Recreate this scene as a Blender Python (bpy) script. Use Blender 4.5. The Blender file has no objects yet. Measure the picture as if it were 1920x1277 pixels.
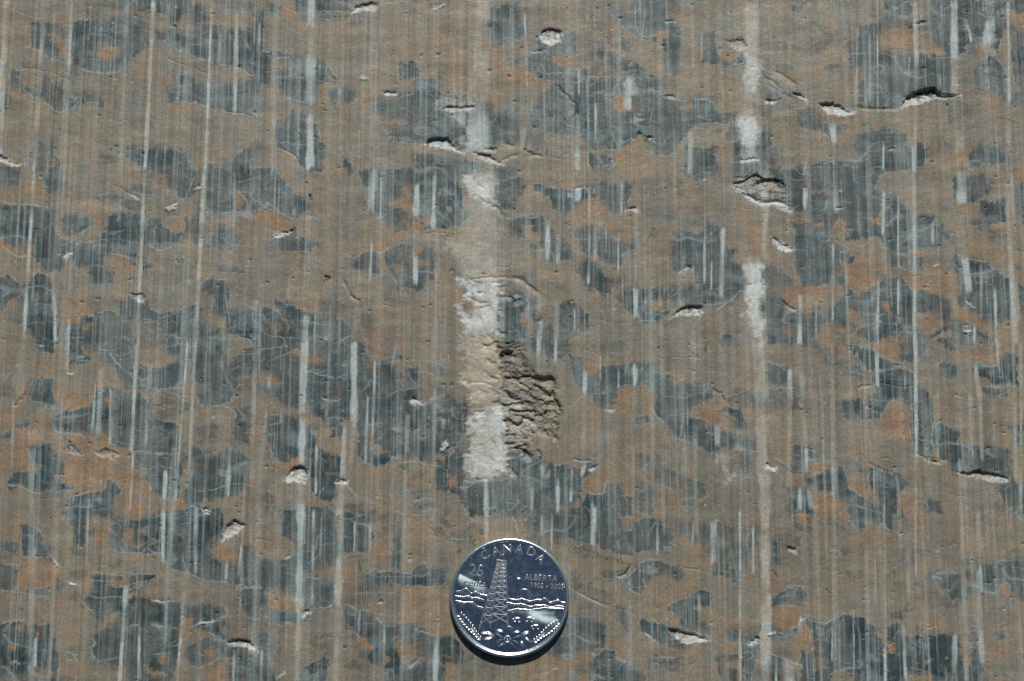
import bpy, bmesh, math, random
import numpy as np
from mathutils import Vector, Matrix, noise as mnoise

# ------------------------------------------------------------------ camera, sky, sun, exposure
scene = bpy.context.scene
TH = math.radians(14.3)          # camera leans back from the vertical
FPX = 4061.0                     # focal length in photo pixels
DC = 0.448                       # metres from lens to rock
cam_d = bpy.data.cameras.new("camera"); cam = bpy.data.objects.new("camera", cam_d)
scene.collection.objects.link(cam); scene.camera = cam
cam_d.sensor_width = 36.0; cam_d.lens = 36.0*FPX/1920.0
cam_d.clip_start = 0.01; cam_d.clip_end = 50.0
cam.location = (0, -DC*math.sin(TH), DC*math.cos(TH)); cam.rotation_euler = (TH, 0, 0)

SUN_EL, SUN_AZ = math.radians(45.0), math.radians(4.0)     # azimuth measured from +Y toward +X
world = bpy.data.worlds.new("World"); scene.world = world; world.use_nodes = True
wn = world.node_tree.nodes; wl = world.node_tree.links; wn.clear()
sky = wn.new("ShaderNodeTexSky"); sky.sky_type = 'NISHITA'; sky.sun_disc = False
sky.sun_elevation = SUN_EL; sky.sun_rotation = SUN_AZ; sky.altitude = 0.0; sky.air_density = 1.0; sky.dust_density = .6; sky.ozone_density = 1.0
bg = wn.new("ShaderNodeBackground"); bg.inputs[1].default_value = 0.05*.72
wo = wn.new("ShaderNodeOutputWorld"); wl.new(sky.outputs[0], bg.inputs[0]); wl.new(bg.outputs[0], wo.inputs[0])
sun_d = bpy.data.lights.new("sun", 'SUN'); sun_d.energy = 3.95; sun_d.angle = math.radians(0.53)
sun_d.color = (0.96, 0.965, 0.90)
sun = bpy.data.objects.new("sun", sun_d); scene.collection.objects.link(sun)
sdir = Vector((math.sin(SUN_AZ)*math.cos(SUN_EL), math.cos(SUN_AZ)*math.cos(SUN_EL), math.sin(SUN_EL)))
sun.rotation_euler = sdir.to_track_quat('Z', 'Y').to_euler(); sun.location = sdir*1.0
scene.view_settings.view_transform = 'Standard'; scene.view_settings.look = 'None'
scene.view_settings.exposure = -0.20; scene.view_settings.gamma = 1.0

# ------------------------------------------------------------------ helpers
ct, st = math.cos(TH), math.sin(TH)
def g2p(x, y):                    # ground metres -> place on the traced survey (photo pixel units)
    dep = DC + y*st
    return 960.0 + FPX*x/dep, 638.5 - FPX*y*ct/dep
def p2g(u, v):
    Y = (638.5-v)/FPX
    s = DC*Y/(ct - Y*st); dep = DC + s*st
    return (u-960.0)/FPX*dep, s
PX = 0.110e-3                     # one survey unit in metres
def sstep(a, b, x):
    t = np.clip((x-a)/(b-a), 0, 1); return t*t*(3-2*t)
def hsh(ix, iy, seed):
    h = (ix.astype(np.uint32)*np.uint32(374761393) + iy.astype(np.uint32)*np.uint32(668265263) + np.uint32((seed*2654435761) & 0xffffffff))
    h = (h ^ (h >> np.uint32(13)))*np.uint32(1274126177); h ^= h >> np.uint32(16)
    return (h & np.uint32(0xffffff)).astype(np.float32)/np.float32(0xffffff)
def vn(x, y, seed=0):             # value noise 0..1
    fx = np.floor(x); fy = np.floor(y)
    ix = (fx.astype(np.int64)+100000); iy = (fy.astype(np.int64)+100000)
    tx = (x-fx).astype(np.float32); ty = (y-fy).astype(np.float32)
    tx = tx*tx*(3-2*tx); ty = ty*ty*(3-2*ty)
    a = hsh(ix, iy, seed); b = hsh(ix+1, iy, seed); c = hsh(ix, iy+1, seed); d = hsh(ix+1, iy+1, seed)
    return (a*(1-tx)+b*tx)*(1-ty) + (c*(1-tx)+d*tx)*ty
def fbm(x, y, seed=0, o=4, g=.5):
    s = 0; a = 1; t = 0
    for i in range(o):
        s = s + a*vn(x*2**i+i*17.3, y*2**i-i*9.1, seed+i*7); t += a; a *= g
    return s/t

# ------------------------------------------------------------------ the grid of the rock surface (real metres)
SP = 0.140e-3
def axis(lo, hi, far, sp=SP, g=1.036):
    c = list(np.arange(lo, hi, sp)); a = []; s = sp; x = lo
    while x > -far: s *= g; x -= s; a.append(x)
    b = []; s = sp; x = c[-1]
    while x < far: s *= g; x += s; b.append(x)
    return np.array(a[::-1]+c+b)
xs = axis(-0.1145, 0.1145, 1.3); ys = axis(-0.0725, 0.0795, 1.3)
X, Y = np.meshgrid(xs, ys)
U, V = g2p(X, np.maximum(Y, -1.2)); U = U.astype(np.float32); V = V.astype(np.float32)
GX = (X/PX).astype(np.float32); GY = (-Y/PX).astype(np.float32)
NY, NX = X.shape
WU = (fbm(GX/16, GY/16, 1, 3)-.5)*9; WV = (fbm(GX/16, GY/16, 5, 3)-.5)*8
WU2 = WU + (vn(GX/3.2, GY/3.2, 11)-.5)*2.2; WV2 = WV + (vn(GX/3.2, GY/3.2, 12)-.5)*2.2
Uw = U+WU2; Vw = V+WV2+((vn(GX/2.2, GY/240, 13)-.5)*5+(vn(GX/6, GY/300, 14)-.5)*7)*sstep(.35, .6, fbm(GX/80, GY/60, 15, 2))
def win(pts, pad):
    p = np.array(pts); lo = p.min(0)-pad; hi = p.max(0)+pad
    cs = [p2g(u, v) for u in (lo[0], hi[0]) for v in (lo[1], hi[1])]
    cx = [c[0] for c in cs]; cy = [c[1] for c in cs]
    i0, i1 = np.searchsorted(xs, [min(cx), max(cx)]); j0, j1 = np.searchsorted(ys, [min(cy), max(cy)])
    return slice(max(j0-1, 0), j1+1), slice(max(i0-1, 0), i1+1)
def chaikin(p, n=1, closed=True):
    for _ in range(n):
        q = []; m = len(p)
        if not closed: q.append(p[0])
        for i in range(m if closed else m-1):
            a = p[i]; b = p[(i+1) % m]
            q += [(a[0]*.75+b[0]*.25, a[1]*.75+b[1]*.25), (a[0]*.25+b[0]*.75, a[1]*.25+b[1]*.75)]
        if not closed: q.append(p[-1])
        p = q
    return p
def sdf(p, u, v):                 # signed distance, inside positive
    d = np.full(u.shape, 1e9, np.float32); ins = np.zeros(u.shape, bool); m = len(p)
    for i in range(m):
        ax, ay = p[i]; bx, by = p[(i+1) % m]
        ex, ey = bx-ax, by-ay; L = ex*ex+ey*ey+1e-9
        wx = u-ax; wy = v-ay
        t = np.clip((wx*ex+wy*ey)/L, 0, 1)
        dx = wx-ex*t; dy = wy-ey*t
        np.minimum(d, dx*dx+dy*dy, out=d)
        if ay != by:
            ins ^= ((ay > v) != (by > v)) & (u < ex*(v-ay)/(by-ay)+ax)
    d = np.sqrt(d)
    return np.where(ins, d, -d)
def ldist(p, u, v):               # distance to an open line, position along it 0..1, side (+ below)
    d = np.full(u.shape, 1e9, np.float32); s = np.zeros(u.shape, np.float32); tt = np.zeros(u.shape, np.float32)
    m = len(p)-1
    for i in range(m):
        ax, ay = p[i]; bx, by = p[i+1]; ex, ey = bx-ax, by-ay; L = ex*ex+ey*ey+1e-9
        wx = u-ax; wy = v-ay; t = np.clip((wx*ex+wy*ey)/L, 0, 1)
        dx = wx-ex*t; dy = wy-ey*t; q = dx*dx+dy*dy; b = q < d
        d = np.where(b, q, d); s = np.where(b, np.sign(ex*wy-ey*wx), s); tt = np.where(b, (i+t)/m, tt)
    return np.sqrt(d), tt, s
def parse(txt):
    ox = oy = 0; k = 4.0
    for ln in txt.strip().splitlines():
        ln = ln.split('#')[0].strip()
        if not ln: continue
        w = ln.split()
        if w[0] == 'T': ox, oy, k = float(w[1]), float(w[2]), float(w[3]); continue
        pts = []
        args = w[0].split(':')
        for q in w[1:]:
            a, b = q.split(','); pts.append((ox+float(a)/k, oy+float(b)/k))
        yield args[0], [float(z) for z in args[1:]], pts

# ------------------------------------------------------------------ traced colour patches of the rock
# d dark slate patch, o ochre patch, t back to tan, w pale calcite, c cream ; optional :strength
PATCH = r"""
T 0 0 3.99
o:.5 60,160 200,160 245,260 240,330 100,330 60,250
d 240,180 330,150 430,170 470,220 520,260 560,160 720,150 900,155 960,120 1060,130 1090,200 1060,240 1130,300 1090,340 1040,390 990,440 960,500 860,545 700,545 600,500 520,490 420,440 330,420 310,360 240,345
o 390,260 430,250 500,330 520,370 520,450 470,440 440,380 400,330
o 740,370 790,335 860,340 895,375 850,450 800,455 760,430
d 870,-40 1130,-40 1140,70 1000,80 900,50
d 1170,-40 1380,-40 1400,0 1500,80 1550,150 1640,190 1916,180 1940,190 1940,570 1780,500 1570,470 1440,420 1290,360 1200,290 1160,230 1260,230 1310,240 1290,170 1230,110 1170,90
d:.45 1600,-40 1940,-40 1940,110 1620,110
o:.7 1540,150 1916,110 1940,200 1600,200
o:.8 1340,170 1380,120 1420,200 1400,220 1340,215
o:.6 960,520 1040,400 1150,340 1180,540 1300,570 1310,630 1200,650 1080,600 1000,580
d 1260,650 1330,620 1340,560 1420,560 1450,620 1740,620 1780,590 1940,605 1940,862 1780,845 1560,790 1440,760 1260,770
o:.7 1300,800 1370,770 1450,765 1460,800 1340,850
d:.7 60,510 150,530 140,630 60,620
d:.75 160,660 290,650 310,580 400,590 460,650 520,690 700,720 770,760 760,800 640,780 520,830 430,850 370,800 340,740 160,700
o:.5 150,540 270,545 280,620 170,640
o:.6 70,690 150,680 290,740 370,800 300,800 100,750
d:.6 290,1070 400,1060 420,1170 470,1240 440,1290 240,1290 220,1120
o:.7 390,1200 430,1210 420,1240 390,1235
d:.9 880,1120 960,1080 1110,1110 1180,1070 1330,1120 1390,1190 1440,1300 1110,1300 1080,1240 940,1170
d:.6 750,1150 800,1160 865,1185 840,1200 760,1180
d:.8 1530,1200 1640,1240 1750,1190 1830,1110 1940,1070 1940,1300 1530,1300
T 480 0 3.99
d:.6 90,20 180,40 205,120 150,130 100,80
d 290,-40 720,-40 700,80 560,90 440,90 380,190 300,150
o 160,20 290,30 300,150 370,190 220,190 200,110 190,60
d:.85 -20,90 60,90 50,380 170,380 200,400 370,430 450,430 540,480 590,590 540,620 470,650 440,770 380,775 230,740 130,640 -20,590
o:.7 130,450 240,430 230,490 170,550 120,550
d 160,590 230,560 370,590 380,770 240,740 150,650
d:.85 530,690 600,650 680,640 760,680 750,730 700,780 590,780
o:.7 450,780 480,670 520,580 550,650 530,760 480,800
o 760,680 860,680 870,800 830,840 780,770
o:.6 0,820 100,830 120,900 40,890
d 140,900 240,830 370,840 440,880 470,1020 520,1100 500,1290 380,1270 310,1200 240,1120 150,1090 140,1020
o:.7 150,850 240,860 220,910 160,920
d:.85 1080,470 1160,450 1230,560 1280,600 1370,550 1400,700 1450,770 1640,800 1880,770 1940,770 1940,1060 1700,1090 1500,1130 1430,1060 1270,1070 1000,1050 960,960 930,880 870,830 860,760 900,740 1050,740 1070,700 1180,680 1180,600 1080,580
o:.8 1370,650 1500,650 1700,640 1780,660 1800,750 1840,760 1840,830 1800,800 1740,720 1530,690 1440,710 1380,680
d:.9 1750,60 1940,40 1940,420 1800,360 1720,260 1740,120
o:.6 1680,480 1740,400 1800,360 1880,400 1940,480 1940,770 1790,750 1720,640 1690,560
o:.5 1520,40 1680,60 1670,120 1560,110
o:.5 890,880 960,850 1060,870 1070,940 1010,960
d:.6 1310,10 1410,10 1400,50 1320,70
d:.85 1170,1150 1290,1160 1640,1190 1740,1300 1200,1300
d:.7 650,1200 720,1210 720,1300 670,1300
o:.7 490,1210 570,1210 640,1220 680,1300 500,1300
w:.45 1300,700 1700,720 1700,1080 1560,1100 1500,900 1350,820
d:.8 1380,700 1530,690 1640,800 1500,850 1390,790
T 960 0 3.99
d -20,30 40,40 70,180 110,170 110,250 60,260 -20,270
d 200,280 380,240 450,260 480,340 470,420 330,420 300,470 410,520 580,520 590,600 330,600 270,610 190,600 130,540 120,420 200,380
o:.8 300,420 480,420 520,480 420,510 330,470
o:.8 -20,340 40,350 60,410 0,420
d:.8 -20,430 50,430 60,500 -20,500
o:.9 -20,500 110,490 110,540 180,550 200,600 330,620 290,700 200,680 100,660 -20,640
d:.8 130,870 170,760 320,630 330,600 590,590 720,590 840,560 1000,530 1130,610 1120,690 1200,740 1350,750 1480,760 1550,840 1740,880 1740,920 1640,930 1540,920 1420,910 1340,960 1220,1090 1200,1150 1080,1170 1060,1100 960,1040 840,1120 720,1110 620,1120 500,1030 400,1000 270,990 160,960 120,900
d 560,700 700,690 800,900 960,960 840,1110 720,1105 620,1000 560,900
d 420,720 560,760 560,900 480,960 380,900
d:.9 610,400 680,400 780,440 960,490 1000,520 780,525 680,470 620,440
d 740,60 850,60 880,-40 1240,-40 1250,60 1200,150 1240,230 1280,250 1290,380 1240,420 1260,540 1140,550 1150,430 1130,300 1050,290 940,280 860,240 780,160 750,110
o 1160,100 1190,80 1220,110 1190,150
o 1070,240 1140,220 1160,250 1120,300 1090,270
o:.7 850,-40 890,-40 890,60 860,60
o 750,740 800,710 830,740 840,780 880,800 870,850 800,820 760,780
d 1420,250 1500,240 1520,380 1640,460 1750,380 1740,490 1590,490 1430,450
o:.8 1530,380 1600,350 1680,430 1650,470 1540,420
d:.5 680,190 750,250 880,330 880,410 760,330 700,260
d:.8 580,1140 640,1140 760,1170 780,1200 740,1250 580,1250
o:.8 840,1130 900,1060 960,1030 980,1060 920,1150
o:.7 640,1130 860,1130 1000,1180 1090,1200 1040,1290 800,1290 780,1180
d:.8 1290,1090 1420,1120 1550,1080 1530,1180 1550,1300 1280,1300
d:.8 -20,770 50,800 60,840 -20,880
d -20,930 50,950 60,1060 20,1060 -20,1040
d:.5 60,980 240,1000 280,1160 80,1110
d:.7 1640,920 1740,920 1850,1000 1940,1000 1940,1300 1640,1300 1660,1130 1600,1050
o:.7 1520,1120 1640,1070 1650,1180 1560,1240
o:.7 1270,800 1340,770 1310,830
x:.8 860,600 920,590 920,700 880,740 850,700
x:1 1700,900 1780,870 1850,940 1840,1040 1760,1090 1700,1000
x:.7 1750,420 1830,440 1860,520 1820,660 1740,650
w:.35 1760,50 1900,50 1900,330 1760,320
w:.4 440,520 500,520 480,560 440,560
w:.4 830,850 980,830 960,940 900,960
T 1440 0 3.99
d 580,340 690,280 690,200 800,180 900,100 1090,150 1200,170 1230,60 1200,-40 1480,-40 1480,400 1370,440 1370,690 1280,700 1030,720 970,800 850,805 650,790 700,620 720,590 640,500 620,420
d 850,-40 1040,-40 1080,60 1060,130 900,100
o 800,290 900,210 1090,210 1200,240 1230,290 1330,400 1250,400 1150,370 1080,390 990,375 860,370 820,310
o:.7 580,620 700,560 720,600 620,660
d 1480,-40 1760,-40 1760,250 1720,370 1600,330 1490,320
d 1820,40 1880,-40 1940,-40 1940,90 1830,130 1830,200 1940,220 1940,700 1860,640 1830,480
o:.8 1840,110 1940,90 1940,200 1850,190
d:.75 1520,500 1620,430 1700,420 1790,560 1800,700 1940,700 1940,770 1820,760 1700,700 1590,680 1540,590
d:.65 220,820 300,800 420,850 640,870 640,900 560,950 510,1100 450,1010 350,960 240,950
o:.9 370,870 440,870 640,920 700,870 680,960 560,930 440,910
d:.7 690,920 760,920 780,960 700,970
d:.8 660,1020 820,970 1040,1010 1040,1120 900,1120 700,1190 650,1110
o:.6 510,1010 640,990 640,1080 520,1080
d:.8 230,1300 330,1240 480,1190 680,1210 720,1150 860,1130 1040,1140 1090,1080 1200,1100 1250,1160 1190,1200 1180,1300
o:.9 1240,1300 1250,1180 1430,1080 1500,1100 1530,1180 1500,1300
d:.8 1550,1090 1620,1080 1820,1140 1820,1220 1500,1240 1510,1150
d:.5 540,110 600,110 600,170 560,170
d:.5 -20,1120 100,1120 100,1180 -20,1290
d:.6 190,45 250,45 250,75 190,75
d:.5 -20,700 100,680 220,740 100,770 -20,780
w:.35 1620,-20 1720,-20 1700,350 1600,340
w:.35 1620,500 1690,520 1690,620 1640,620
T 0 320 3.99
d:.9 -20,-20 140,-20 160,80 100,100 20,90
d:.7 330,-20 480,-20 500,120 440,160 340,150 330,100
d -20,265 350,270 400,310 380,350 420,480 470,520 470,740 350,740 260,650 210,620 60,560 -20,490
o:.8 -20,490 60,540 150,610 240,650 150,670 60,600 -20,560
o:.5 90,540 250,510 250,620 160,640
d:.85 430,340 540,320 640,340 700,400 600,490 500,490 470,420
d 480,530 560,540 640,555 760,515 810,340 900,320 1060,340 1100,520 1050,560 1030,650 960,640 830,630 790,640 790,860 720,860 690,790 620,700 590,740 560,670 480,640
t 590,480 700,420 710,500 600,550 560,520
d:.9 1100,380 1160,350 1240,430 1330,470 1390,490 1350,540 1230,560 1110,550 1070,500
o:.7 1250,400 1360,350 1360,390 1290,430
d:.6 970,110 1060,90 1160,140 1170,180 1100,190 990,170
d:.6 720,180 900,170 1060,220 1080,330 900,300 860,220 730,210
d:.9 1110,-20 1450,-20 1490,100 1450,190 1380,210 1250,180 1190,80 1130,60
o:.6 1110,-20 1230,40 1260,130 1200,170 1170,70
d 1550,-20 1940,-20 1940,350 1780,310 1580,330 1540,250 1540,80
o:.8 1760,200 1820,200 1820,310 1770,310
d:.55 1390,340 1500,360 1510,470 1390,480
d:.65 1630,360 1740,440 1780,520 1760,580 1560,600 1560,480 1640,470
d:.5 1630,700 1760,690 1790,770 1640,760
d:.9 1500,830 1560,810 1690,830 1720,900 1690,960 1600,950 1500,900
d -20,800 60,780 160,860 220,840 290,770 380,800 390,950 440,1100 440,1300 260,1300 180,1160 170,1000 100,960 40,1040 -20,1060
o:.8 60,1010 120,960 130,990 80,1010
o:.8 470,980 600,990 720,1050 620,1100 590,1150 480,1160
d:.95 500,1180 590,1150 620,1110 720,1060 800,1060 900,1060 870,970 1000,920 1080,940 1120,1030 1200,1080 1320,1060 1460,1010 1480,960 1500,1150 1600,1180 1700,1230 1700,1300 500,1300
t:.6 950,1120 1180,1130 1190,1300 1050,1300
d 1690,1060 1940,1040 1940,1270 1860,1277 1840,1240 1720,1200 1690,1120
d:.7 1600,960 1680,960 1700,1090 1610,1090
o:.8 600,1220 650,1150 720,1150 640,1200
o 800,650 920,640 1030,700 1040,730 880,780 860,740 800,740
d:.7 800,740 870,740 850,830 790,850
d:.9 1060,690 1130,710 1100,740 1050,740
d:.6 940,680 1010,690 1010,710 940,710
o:.5 770,900 900,920 960,960 870,950
o:.6 1480,780 1600,760 1800,790 1650,800
T 480 320 3.99
d:.95 -20,-20 150,-20 200,60 260,150 330,200 420,250 300,370 180,340 100,260 -20,230
o:.8 -20,300 80,290 260,360 290,410 240,430 150,440 -20,360
d:.9 170,500 300,430 310,500 440,530 460,550 410,610 300,610 180,600 160,560
d:.95 770,-20 1500,-20 1530,130 1560,300 1590,350 1510,420 1280,440 1250,460 1130,450 1060,440 960,390 890,320 810,270 790,230 800,100
d:.5 680,200 750,200 750,250 690,240
o:.7 1000,200 1060,200 1050,270 1000,250
o 1090,120 1150,130 1140,170 1100,160
o 1070,190 1160,210 1190,250 1170,310 1130,320 1080,270
o 1130,390 1200,375 1260,420 1250,470 1180,480 1130,450
o 1230,370 1280,330 1310,370 1290,410
o:.6 800,140 850,120 860,250 790,220
o:.9 680,570 850,570 870,560 1030,500 1020,580 950,610 880,600 760,600
d:.9 680,680 770,620 860,600 900,620 910,700 990,760 900,780 850,740 740,730 690,700
d:.9 1000,560 1160,560 1170,600 1300,560 1360,620 1360,690 1310,720 1330,820 1240,880 1160,890 1090,870 1050,820 1000,740 960,640
o:.8 1300,460 1380,450 1500,480 1560,390 1640,360 1720,370 1600,440 1480,500
o:.8 1160,650 1170,590 1260,570 1240,600 1190,640 1270,700 1170,690
o:.8 920,710 980,720 990,770 930,760
o:.9 1030,710 1070,720 1060,760 1035,750
d:.6 1420,700 1470,700 1500,770 1460,770
o:.85 1300,840 1500,870 1580,960 1640,970 1640,1050 1590,1020 1530,1000 1450,1000 1440,900
o:.8 1370,690 1400,690 1450,780 1380,760
d -20,1000 60,1010 170,1050 200,1130 260,1170 260,1300 -20,1300
d:.75 140,950 200,980 400,1070 460,1080 600,1090 700,1160 700,1300 260,1300 240,1150 190,1060 150,1000
o:.5 80,1120 130,1150 190,1150 200,1200 120,1200
o:.7 430,1240 620,1240 620,1300 440,1300
o:.5 350,980 430,970 430,1080 400,1060
d:.4 560,910 600,920 590,1080 500,1080 480,990
c:.5 1380,470 1760,470 1780,800 1620,820 1560,740 1480,700
x:.6 1590,40 1760,30 1770,230 1680,210 1610,150
x:.26 1550,230 1800,240 1830,500 1800,850 1530,850 1500,600
w:.95 1570,20 1780,20 1790,260 1700,230 1620,190 1560,110
x:.7 1560,840 1800,840 1790,960 1800,1300 1600,1300 1560,1100 1640,1060 1640,960
w:.95 1520,830 1640,830 1820,830 1800,960 1810,1100 1800,1300 1570,1300 1520,1100 1500,1020 1560,1050 1660,1060 1660,980 1560,930
d:.9 1790,-20 1940,-20 1940,300 1800,270
d:.95 1810,960 1940,940 1940,1300 1850,1270 1790,1130
w:.4 1370,130 1480,130 1500,350 1400,360
T 960 320 3.99
d:.8 -20,20 60,30 110,110 100,130 40,230 -20,240
d 150,90 260,130 440,140 560,110 660,90 850,95 880,110 870,180 870,300 840,290 810,310 740,330 700,270 600,210 540,230 450,300 400,330 300,270 270,190 160,150
o 480,280 590,210 680,250 750,320 640,360 500,350
d:.95 -20,360 150,340 240,360 330,450 400,590 480,600 470,680 400,680 330,695 270,690 150,590 100,540 60,480 -20,460
o 80,400 130,410 140,450 200,460 210,520 170,570 120,510
d 460,430 560,410 640,400 730,430 740,500 850,540 920,500 920,590 850,620 840,700 780,715 720,680 650,640 570,620 520,560 480,490
o:.9 450,380 700,370 760,400 860,390 880,470 880,520 780,540 740,470 700,420 620,390 480,410
o:.7 350,720 450,680 460,740 420,770 330,760
d:.75 450,700 560,660 640,700 700,790 830,810 850,860 920,880 1120,880 1270,870 1380,880 1560,960 1640,980 1560,1050 1480,1020 1430,1010 1180,1010 1160,1070 1100,1130 1000,1140 940,1110 850,1040 820,980 740,930 700,940 600,880 540,850 480,780
d:.85 1190,640 1210,480 1290,440 1440,470 1560,440 1600,430 1570,560 1680,600 1660,680 1740,730 1760,850 1740,900 1640,980 1550,930 1370,860 1370,720 1300,740 1250,770 1200,750
d:.95 840,860 920,880 1040,900 1040,1000 1020,1130 940,1110 860,1030
o 1020,1010 1090,980 1180,990 1160,1030 1080,1050 1030,1040
o:.7 740,870 830,870 830,930 760,910
d:.65 1320,270 1440,330 1500,370 1540,430 1450,440 1440,360 1340,310
o:.8 1440,320 1490,320 1480,350
d:.6 1290,-20 1510,-20 1480,60 1390,90 1340,50
d:.9 -20,900 100,920 220,940 250,1100 350,1200 340,1300 -20,1300
d:.65 340,990 500,1000 560,1080 580,1170 480,1240 350,1180
o:.9 60,1110 110,1090 170,1170 150,1180 80,1140
o:.8 210,940 250,950 250,1100 210,1090
d:.8 1860,700 1940,700 1940,1200 1880,1200 1850,1000
x:.95 1740,720 1860,690 1870,900 1860,1000 1880,1180 1870,1300 1780,1160 1750,1000 1760,850
o:.7 1750,490 1840,440 1870,470 1850,640 1760,690 1660,670 1660,640 1770,600
d:.5 1590,1210 1740,1200 1740,1300 1530,1300
t:.5 1880,1150 1940,1180 1940,1300 1880,1300
d:.95 1650,110 1850,30 1990,80 2080,200 1850,205 1750,150
o:.9 1850,85 1960,90 2010,150 1900,150
w:.5 470,140 520,140 510,210 480,210
w:.3 20,930 120,960 200,1060 100,1100
T 1440 320 3.99
d:.9 -20,-20 870,-20 860,160 960,180 1070,330 1230,320 1240,420 1330,440 1370,520 1220,560 1080,640 930,600 830,540 840,490 580,520 420,530 220,460 170,340 130,150
t:.8 860,30 1090,-20 1390,-20 1400,240 1490,260 1590,290 1590,360 1500,400 1400,400 1240,330 1080,330 1000,230 880,170 800,120
o:.7 1160,-20 1400,-20 1360,50 1170,80
o:.8 190,310 280,320 290,370 200,370
o:.8 480,400 540,360 590,400 560,520 470,490
o:.7 340,390 410,380 400,430 340,420
o:.9 780,360 840,340 880,380 810,400
o:.6 230,110 360,150 520,170 510,190 350,170
d:.95 1400,30 1700,40 1760,80 1700,150 1560,220 1480,240 1400,220
d:.95 1590,240 1780,210 1790,390 1640,400 1530,410 1480,370 1580,350
o:.7 1400,240 1500,260 1580,290 1580,330 1510,340 1440,300
o:.7 1670,150 1940,60 1940,-20 1680,-20
o:.6 1430,450 1780,600 1940,620 1940,700 1800,700 1480,620 1420,560
d:.9 1830,80 1940,100 1940,480 1860,200
d 220,470 500,560 600,590 580,850 400,860 330,860 240,860 200,700 190,560
d:.5 -20,700 200,800 110,930 -20,930
d:.85 560,840 640,900 820,850 870,780 980,800 1060,850 1090,890 1250,900 1380,1000 1350,1200 1100,1290 880,1290 760,1277 700,1230 500,1160 400,1150 300,1300 -20,1300 -20,900 110,940 300,1080 470,1050 560,940
d:.8 540,620 660,640 640,700 560,720
o:.9 640,690 700,620 740,680 750,780 830,820 740,900 640,920 630,850 560,790 560,700
o:.9 110,920 200,870 260,900 300,860 400,890 440,930 300,1010 260,990 180,1030
o 580,1040 700,1060 690,1150 620,1120
o:.9 850,980 900,1000 930,1080 880,1060
o:.8 1100,1070 1240,1070 1330,1150 1200,1230 1100,1150
o:.8 1060,590 1180,600 1200,640 1080,640
d:.8 900,600 960,630 1100,650 1190,650 1190,750 1000,740 900,720 870,640
o:.6 1190,680 1410,690 1380,700 1370,850 1400,880 1370,960 1180,900 1100,870 1000,780 860,770 960,750 1180,760
o:.6 100,1180 180,1180 170,1230
o:.7 420,1190 700,1170 640,1200 500,1210
o:.9 920,1250 990,1230 1010,1290 920,1290
d 1390,600 1450,650 1640,690 1720,760 1820,820 1840,1100 1700,1180 1600,1140 1420,1040 1400,960 1460,870 1440,800 1370,720
o:.9 1380,1010 1420,1010 1560,1090 1700,1200 1720,1250 1560,1150 1440,1110
d:.9 1870,850 1940,880 1940,1100 1880,1050
d:.8 1360,1110 1500,1160 1690,1250 1690,1300 1360,1300
o:.5 1720,1100 1840,1120 1840,1300 1740,1300
w:.3 300,980 420,960 420,1030 320,1020
w:.4 220,500 300,500 290,550 230,550
T 0 640 3.99
d:.8 260,-20 400,-20 400,70 330,95 270,70
d:.95 430,-20 720,-20 700,60 720,130 600,160 520,170 500,60
o:.8 600,40 700,100 730,140 640,100
d 760,40 860,-20 980,-20 1000,110 1060,150 1140,190 1240,180 1280,170 1300,140 1220,20 1200,-20 1400,-20 1400,190 1380,350 1290,350 1100,360 1000,350 930,330 870,240 830,170 740,150
t:.6 980,20 1140,-20 1210,20 1290,120 1060,130
o:.9 1030,130 1280,120 1380,150 1240,185 1130,190 1060,160
d:.75 1440,-20 1680,-20 1690,150 1880,60 1940,80 1940,250 1800,260 1720,450 1560,480 1520,480 1480,400 1440,300 1420,150
d:.6 -20,190 120,200 120,390 -20,400
o:.5 60,160 130,180 120,300 60,300
d:.8 240,280 390,280 400,460 480,500 440,500 330,500 270,480 230,400
d 400,560 500,520 600,500 700,480 740,520 720,680 640,700 600,690 460,680 400,640
o:.9 490,390 660,430 670,490 580,480 500,520
d 720,380 840,360 1000,380 1100,440 1110,570 1200,610 1340,620 1340,820 1160,830 1000,820 980,800 880,790 830,740 760,700 680,690 690,500
o 780,450 820,430 850,470 810,490
o:.8 650,680 790,680 830,770 700,760
d:.7 110,620 210,600 200,650 120,650
o:.9 -20,520 100,480 180,350 200,380 130,500 100,640 20,680 -20,640
d:.9 20,680 120,670 100,740 40,750
o:.9 120,680 250,640 330,680 300,780 220,760 210,880 260,950 130,970 -20,970 -20,760 80,760
d:.95 220,790 380,760 440,800 470,850 490,1010 400,1020 370,1100 300,1130 200,1090 50,1080 100,980 280,960 310,920 240,900 230,850
o:.95 400,680 450,700 600,700 660,760 700,770 880,790 980,850 1000,960 1080,1000 1200,1150 1170,1250 1060,1300 980,1300 870,1240 860,1180 910,1100 870,1050 800,1040 770,1130 550,1140 520,1050 480,1000 470,860 410,780 380,730
d:.85 410,1060 540,1080 530,1110 410,1130
d:.8 460,700 530,750 620,850 550,850 500,780
d 540,1160 680,1130 770,1130 800,1040 870,1050 910,1110 850,1200 870,1300 520,1300 510,1200
d 1110,840 1350,880 1350,1000 1320,1180 1200,1200 1100,1050 1080,990 1110,960 990,850
d:.7 870,910 980,900 1110,960 1000,950
d:.8 1340,880 1480,780 1640,880 1700,800 1780,820 1860,880 1820,1100 1790,1150 1540,1180 1470,1240 1380,1240 1370,1130 1420,1000
o:.7 1320,1180 1380,1180 1380,1290 1290,1290
o:.7 1380,900 1430,900 1430,980 1360,980
o:.6 1440,320 1550,340 1480,360
d:.8 1760,500 1890,470 1870,640 1870,760 1800,760 1740,700 1760,600
o 1890,540 1940,520 1940,680 1880,700
o:.6 1660,1200 1850,1140 1860,1200 1800,1290 1660,1290
d:.8 1050,1140 1080,1150 1110,1200 1060,1190
T 480 640 3.99
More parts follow.
